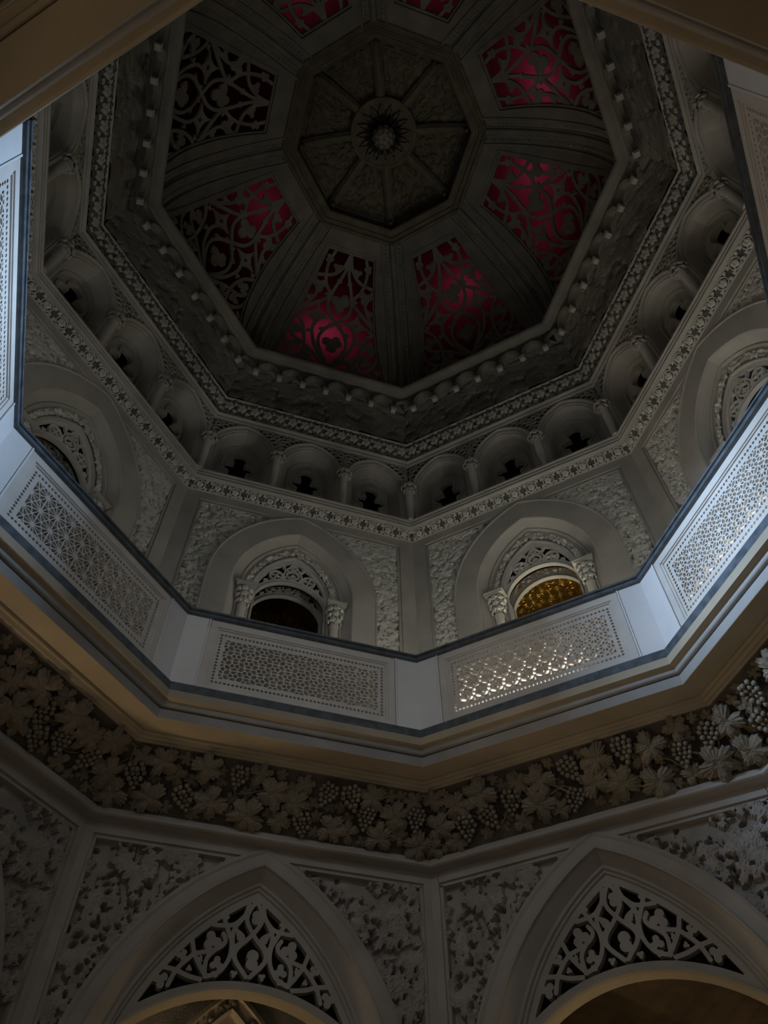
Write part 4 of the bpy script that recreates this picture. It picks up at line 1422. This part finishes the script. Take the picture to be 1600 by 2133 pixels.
def build_dome():
    b = (0, 3.2, 12.2)
    s0, s1 = -0.42, 3.42
    U, V = grid(-1.5, 1.5, s0 - 0.06, s1 + 0.06, 0.03)
    edge = A8 * T8 * (DA + DR * np.cos(V / DR)) - np.abs(U)

    def hw(v):
        return 1.075 - 0.196 * (v - 0.05)

    def panel(U, V, g):
        return np.minimum(np.minimum((hw(V) + g - np.abs(U)) * 0.98, 3.04 + g - V), V + 0.25 + g)
    F = np.minimum(np.minimum(edge + 0.0, np.minimum(V - s0, s1 - V)), -panel(U, V, 0))
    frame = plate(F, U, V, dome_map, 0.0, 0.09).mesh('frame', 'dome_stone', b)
    U2, V2 = grid(-1.3, 1.3, -0.36, 3.16, 0.016)
    F = np.minimum(np.minimum(panel(U2, V2, 0.045), -panel(U2, V2, -0.005)), V2 + 0.3)
    mould = plate(F, U2, V2, dome_map, -0.02, 0.03).mesh('panel_moulding', 'dome_stone', b)
    F = np.minimum(np.minimum(panel(U2, V2, 0.0), -panel(U2, V2, -0.04)), V2 + 0.3)
    mould2 = plate(F, U2, V2, dome_map, 0.03, 0.07).mesh('inner_moulding', 'dome_stone', b)
    # tracery of vines, buds and four-pointed stars
    U, V = grid(-1.2, 1.2, -0.32, 3.1, 0.0145)
    F = np.full(U.shape, -1.0)
    S = 3.02

    def P(x, y):
        v = y * S
        return (x * hw(v), v)
    W = 0.030
    half = [[(0, 1.0), (.07, .87), (.24, .75), (.33, .65), (.26, .56), (0, .48), (-.24, .40), (-.30, .30), (-.18, .18), (0, .05)],
            [(.02, .99), (.16, .90), (.45, .83), (.98, .80)],
            [(.62, 1.0), (.72, .90), (.62, .79), (.44, .72), (.28, .69)],
            [(.98, .80), (.80, .72), (.72, .66), (.84, .58), (1, .50)],
            [(1, .50), (.74, .57), (.48, .63), (.31, .67)],
            [(1, .48), (.76, .41), (.60, .30), (.54, .16), (.60, .02), (.7, -.08)],
            [(0, .05), (.22, .12), (.46, .20), (.80, .27), (1, .36)],
            [(.10, -.08), (.30, .06), (.66, .10), (.90, .20), (1, .30)],
            [(.66, .10), (.86, .05), (1, -.06)], [(.16, .14), (.34, .24), (.48, .36), (.50, .42)],
            [(.30, -.08), (.34, .02), (.46, .1), (.54, .16)]]
    for h in half:
        a = [P(x, y) for x, y in h]
        stroke(F, U, V, a, W)
        stroke(F, U, V, [(-x, y) for x, y in a], W)
    rnd = random.Random(8)
    for e in (-1, 1):
        for x, y, sz, r, l in ((.72, .73, .15, 2.5, 3), (.80, .345, .15, 1.2, 3), (.36, .885, .10, .5, 3), (.75, .93, .09, 1.2, 3), (.84, .62, .10, 2.4, 3), (.70, .20, .13, 2.0, 3), (.30, .02, .11, 1.0, 3), (.40, .13, .08, 2.5, 3), (.92, .12, .09, .3, 3),
                               (.16, .80, .06, 0, 3), (.40, .68, .06, 4, 3), (.12, .46, .05, 1, 3), (.30, .40, .05, 2, 3), (.56, .36, .05, 5, 3), (.44, .17, .05, 2, 3), (.60, .60, .05, 3, 3), (.86, .48, .05, 3, 3)):
            u, v = P(x, y)
            leafblob(F, U, V, e * u, v, sz, r if e > 0 else PI - r, l)
        # four-pointed star with a diamond hole
        u0, v0 = P(.50, .50)
        x, y = np.abs(U - e * u0), np.abs(V - v0)
        star = 0.16 - (np.sqrt(x + 1e-6) + np.sqrt(y * 0.8 + 1e-6)) ** 2 * 0.52
        star = np.maximum(star * 0.6, -9)
        F = np.maximum(F, np.minimum(star, (x + y) - 0.05))
    for y, sz in ((.635, .20), (.285, .21)):
        leafblob(F, U, V, 0, y * S, sz, -PI / 2, 3)
        leafblob(F, U, V, 0.05, y * S + 0.12, sz * .55, PI / 3, 2)
    F = np.minimum(np.maximum(F, 0.035 - panel(U, V, 0)), panel(U, V, 0.02))
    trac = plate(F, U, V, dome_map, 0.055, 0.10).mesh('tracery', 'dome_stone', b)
    # red glass sheet behind
    rows = []
    for i in range(15):
        v = -0.3 + 3.4 * i / 14
        w = hw(v) + 0.05
        rows.append([dome_map(-w, v, 0.20), dome_map(0, v, 0.20), dome_map(w, v, 0.20)])
    glass = MB().loft(rows).mesh('red_glass', 'red_glass', b)
    # timber edge that closes the gap between frame and glass
    mb = MB()
    path = [(-hw(-0.28) - .03, -0.28)] + [(-hw(v) - .03, v) for v in np.linspace(-0.2, 3.06, 12)] + [(hw(v) + .03, v) for v in np.linspace(3.06, -0.2, 12)]
    mb.loft([[dome_map(u, v, 0.08) for u, v in path], [dome_map(u, v, 0.21) for u, v in path]])
    edgeb = mb.mesh('reveal', 'dome_stone', b)
    look = {0: 'dome panel glowing brightest red low down, left of the front rib', 1: 'half dark, half red dome panel on the left', 2: 'nearly black dome panel at upper left',
            3: 'red dome panel cut off by the top edge, left', 4: 'red dome panel cut off by the top edge, right', 5: 'bright red dome panel at upper right',
            6: 'red dome panel on the right, above the lower right one', 7: 'red dome panel right of the front rib'}
    dome = thing('dome', None, (0, 0, 12.2), 'ribbed octagonal dome with red glass behind pierced vine tracery', 'dome')

    def place(s, base):
        a = rot_of(s)
        q = at(s, *base)
        m = Matrix.Rotation(a, 4, 'Z')
        m.translation = (q.x, q.y, base[2] - 12.2)
        return m
    for s in ALL:
        t = part('dome_panel', frame, dome, place(s, b), label=look[s])
        part('panel_moulding', mould, t)
        part('inner_moulding', mould2, t)
        part('tracery', trac, t, label='pierced vine tracery with buds and stars')
        part('red_glass', glass, t, label='red glass sheet behind the tracery')
        part('reveal', edgeb, t)
    # ribs in the corners
    sec = [(-.235, .0), (-.23, .03), (-.20, .035), (-.19, .015), (-.185, -.02), (-.085, -.02), (-.08, .02), (-.06, .03), (-.052, .05), (-.045, .075), (-.025, .095), (0, .10),
           (.025, .095), (.045, .075), (.052, .05), (.06, .03), (.08, .02), (.085, -.02), (.185, -.02), (.19, .015), (.20, .035), (.23, .03), (.235, .0)]
    rows = []
    rb = (0, 3.5, 12.2)

    def ribpt(x, h, ph):
        r = DA + (DR - h) * math.cos(ph)
        z = DB + (DR - h) * math.sin(ph)
        return (x, r - abs(x) * T8, z)
    phs = [math.radians(-8 + 74 * i / 24) for i in range(25)]
    core = MB().loft([[ribpt(x, h, ph) for x, h in sec] for ph in phs]).mesh('rib_moulding', 'dome_stone', rb)
    mb = MB()
    for i in range(50):
        ph = math.radians(-7 + 72 * i / 49)
        for e in (-1, 1):
            c = ribpt(e * 0.135, -0.02, ph)
            o1 = ribpt(e * 0.135, 0.035, ph)
            l, r_ = ribpt(e * 0.095, -0.018, ph), ribpt(e * 0.175, -0.018, ph)
            up, dn = ribpt(e * 0.135, -0.018, ph + 0.013), ribpt(e * 0.135, -0.018, ph - 0.011)
            mb.add([l, up, r_, dn, o1], [(0, 1, 4), (1, 2, 4), (2, 3, 4), (3, 0, 4)])
    beads = mb.mesh('leaf_beads', 'dome_carved', rb)
    corner = {0: 'front', 1: 'left front', 2: 'left', 3: 'rear left', 4: 'rear', 5: 'rear right', 6: 'right', 7: 'right front'}
    for k in ALL:
        a = k * PI / 4
        p = Vector((-math.sin(a), math.cos(a), 0)) * 3.5
        m = Matrix.Rotation(a, 4, 'Z')
        m.translation = (p.x, p.y, 0)
        t = part('dome_rib', core, dome, m, label='curved moulded rib rising from the %s corner' % corner[k])
        part('leaf_beads', beads, t, kind='stuff')


build_dome()
for i, (s, u, v, pw) in enumerate(RED_LAMPS):
    p = dome_map(u, v, 0.75)
    point('added_glass_lamp', at(s, *p), pw, (1.0, 0.85, 0.85), 0.25)  # hidden lamp added to backlight the red glass


# ================================================================== LANTERN at the crown
def build_lantern():
    z0 = 15.25
    t = thing('trim_lantern_ring', None, (0, 0, z0), 'octagonal moulded ring at the crown of the dome', 'ring', kind='structure')
    prof = [(1.97, 15.34), (1.93, 15.27), (1.90, 15.25), (1.865, 15.25), (1.85, 15.27), (1.845, 15.30), (1.82, 15.305), (1.80, 15.29), (1.775, 15.29), (1.76, 15.31), (1.755, 15.335), (1.72, 15.34), (1.70, 15.33), (1.645, 15.34), (1.62, 15.365), (1.62, 15.42)]
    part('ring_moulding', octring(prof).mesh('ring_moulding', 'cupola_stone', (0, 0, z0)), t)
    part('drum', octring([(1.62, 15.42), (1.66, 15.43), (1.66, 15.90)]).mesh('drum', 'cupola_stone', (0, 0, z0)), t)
    # cupola panels with carved foliage
    b = (0, 1.53, 15.78)

    def mp(u, v, h):
        r = 1.68 - v
        z = 15.88 + 0.42 * math.sin(min(1, v / 1.15) * PI / 2)
        return (u * r / 1.68, r * A8, z - h)
    H = 1.68 * A8 * T8
    me = relief((-H, H, 0, 1.2), 0.016, lambda U, V: np.ones(U.shape), 91, (0.05, 0.11), 130, 0.05, mp, lobes=5).mesh('cupola_panel', 'cupola_stone', b, True)
    mb = MB()
    for v0, v1, hh in ((0.02, 0.06, 0.07), (0.16, 0.19, 0.06)):
        mb.loft([[mp(-H, v, h), mp(H, v, h)] for v, h in ((v0, 0), (v0, hh), (v1, hh), (v1, 0))])
    bord = mb.mesh('border', 'cupola_stone', b)
    cup = thing('cupola', None, (0, 0, 15.6), 'small dark eight-ribbed cupola over the crown of the dome', 'cupola')
    for s in ALL:
        q = at(s, *b)
        m = Matrix.Rotation(rot_of(s), 4, 'Z')
        m.translation = (q.x, q.y, b[2] - 15.6)
        c = part('cupola_panel', me, cup, m)
        part('border', bord, c)
    # ribs with dropped tips
    rb = (0, 1.6, 15.6)
    sec = [(-.085, -.08), (-.085, .09), (-.065, .10), (-.06, .13), (-.04, .14), (-.035, .17), (.035, .17), (.04, .14), (.06, .13), (.065, .10), (.085, .09), (.085, -.08)]
    rows = []
    for i in range(12):
        k = i / 11
        r = 1.60 - 1.02 * k
        z = 15.82 + 0.38 * math.sin(min(1, (1.68 - r) / 1.15) * PI / 2)
        dip = 0.10 * max(0, 1 - k * 4) ** 1.0
        rows.append([(x, r, z - h - dip) for x, h in sec])
    mb = MB().loft(rows)
    mb.ngon(rows[0])
    rib = mb.mesh('rib_bar', 'cupola_stone', rb)
    tip = MB().lathe([(0.05, 15.70), (0.055, 15.64), (0.035, 15.60), (0.04, 15.57), (0.015, 15.54)], 0, 1.55, 8).mesh('drop_tip', 'cupola_stone', rb, True)
    for k in ALL:
        a = k * PI / 4
        p = Vector((-math.sin(a), math.cos(a), 0)) * 1.6
        m = Matrix.Rotation(a, 4, 'Z')
        m.translation = (p.x, p.y, 0)
        c = part('cupola_rib', rib, cup, m)
        part('drop_tip', tip, c)
    # rosette and boss
    rb = (0, 0, 16.1)
    c = thing('ceiling_rosette', None, rb, 'round carved rosette with hanging leafy boss at the crown of the cupola', 'rosette')
    mb = MB().lathe([(0.64, 16.14), (0.635, 16.02), (0.60, 15.995), (0.585, 16.02), (0.55, 16.03), (0.535, 16.045), (0.20, 16.07)], 0, 0, 40)
    part('disc', mb.mesh('disc', 'cupola_stone', rb, True), c)
    # pointed petals, each its own piece
    mb = MB()
    out = [(-.055, .28), (-.06, .36), (-.035, .45), (0, .52), (.035, .45), (.06, .36), (.055, .28)]
    inn = [(u * .6, .30 + (v - .28) * .78) for u, v in out]
    mb.loft([[(u, v, 16.06) for u, v in out], [(u, v, 15.96) for u, v in out], [(u, v, 15.96) for u, v in inn], [(u, v, 16.06) for u, v in inn]])
    vine_leaf(mb, 9, 0.04, 0.4, 1, (0, .0, 0))
    vs = mb.v
    n = len(vs)
    k0 = 28
    for i in range(k0, n):
        x, y, z = vs[i]
        vs[i] = (x, 0.40 + y, 16.04 - z)
    outer = mb.mesh('petal_frame', 'cupola_stone', rb)
    mb = MB()
    pet = [(-.02, .14), (-.045, .25), (-.03, .33), (0, .37), (.03, .33), (.045, .25), (.02, .14)]
    mb.loft([[(u, v, 16.02) for u, v in pet], [(u * .9, v, 15.93 - (v - .14) * .1) for u, v in pet]])
    mb.ngon([(u * .9, v, 15.93 - (v - .14) * .1) for u, v in pet])
    petal = mb.mesh('dark_petal', 'shade_black', rb)
    for k in range(16):
        m = Matrix.Rotation(2 * PI * k / 16, 4, 'Z')
        part('petal_frame', outer, c, m)
        part('petal', petal, c, Matrix.Rotation(2 * PI * (k + .5) / 16, 4, 'Z'))
    mb = MB().lathe([(0.10, 16.05), (0.11, 15.9), (0.17, 15.80), (0.20, 15.70), (0.19, 15.60), (0.13, 15.53), (0.05, 15.50)], 0, 0, 18)
    boss = part('boss', mb.mesh('boss', 'cupola_stone', rb, True), c, label='hanging boss covered in leaves')
    rnd = random.Random(6)
    leaf = vine_leaf(MB(), 10, 1.0, 0.35, 4).mesh('boss_leaf', 'dome_carved')
    for ring_, (n, rr, zc) in enumerate(((10, 0.185, 15.66), (8, 0.13, 15.56), (5, 0.06, 15.51))):
        for k in range(n):
            a = 2 * PI * (k + .5 * ring_) / n
            nrm = Vector((math.cos(a) * (1 - ring_ * .35), math.sin(a) * (1 - ring_ * .35), -0.3 - ring_ * .5)).normalized()
            x = nrm.cross(Vector((0, 0, 1))).normalized()
            y = nrm.cross(x)
            m = Matrix((x, y, nrm)).transposed().to_4x4() @ Matrix.Diagonal((.055, .055, .055, 1))
            m.translation = Vector((rr * math.cos(a), rr * math.sin(a), zc - 16.1)) + nrm * 0.005
            part('boss_leaf', leaf, boss, m)


build_lantern()
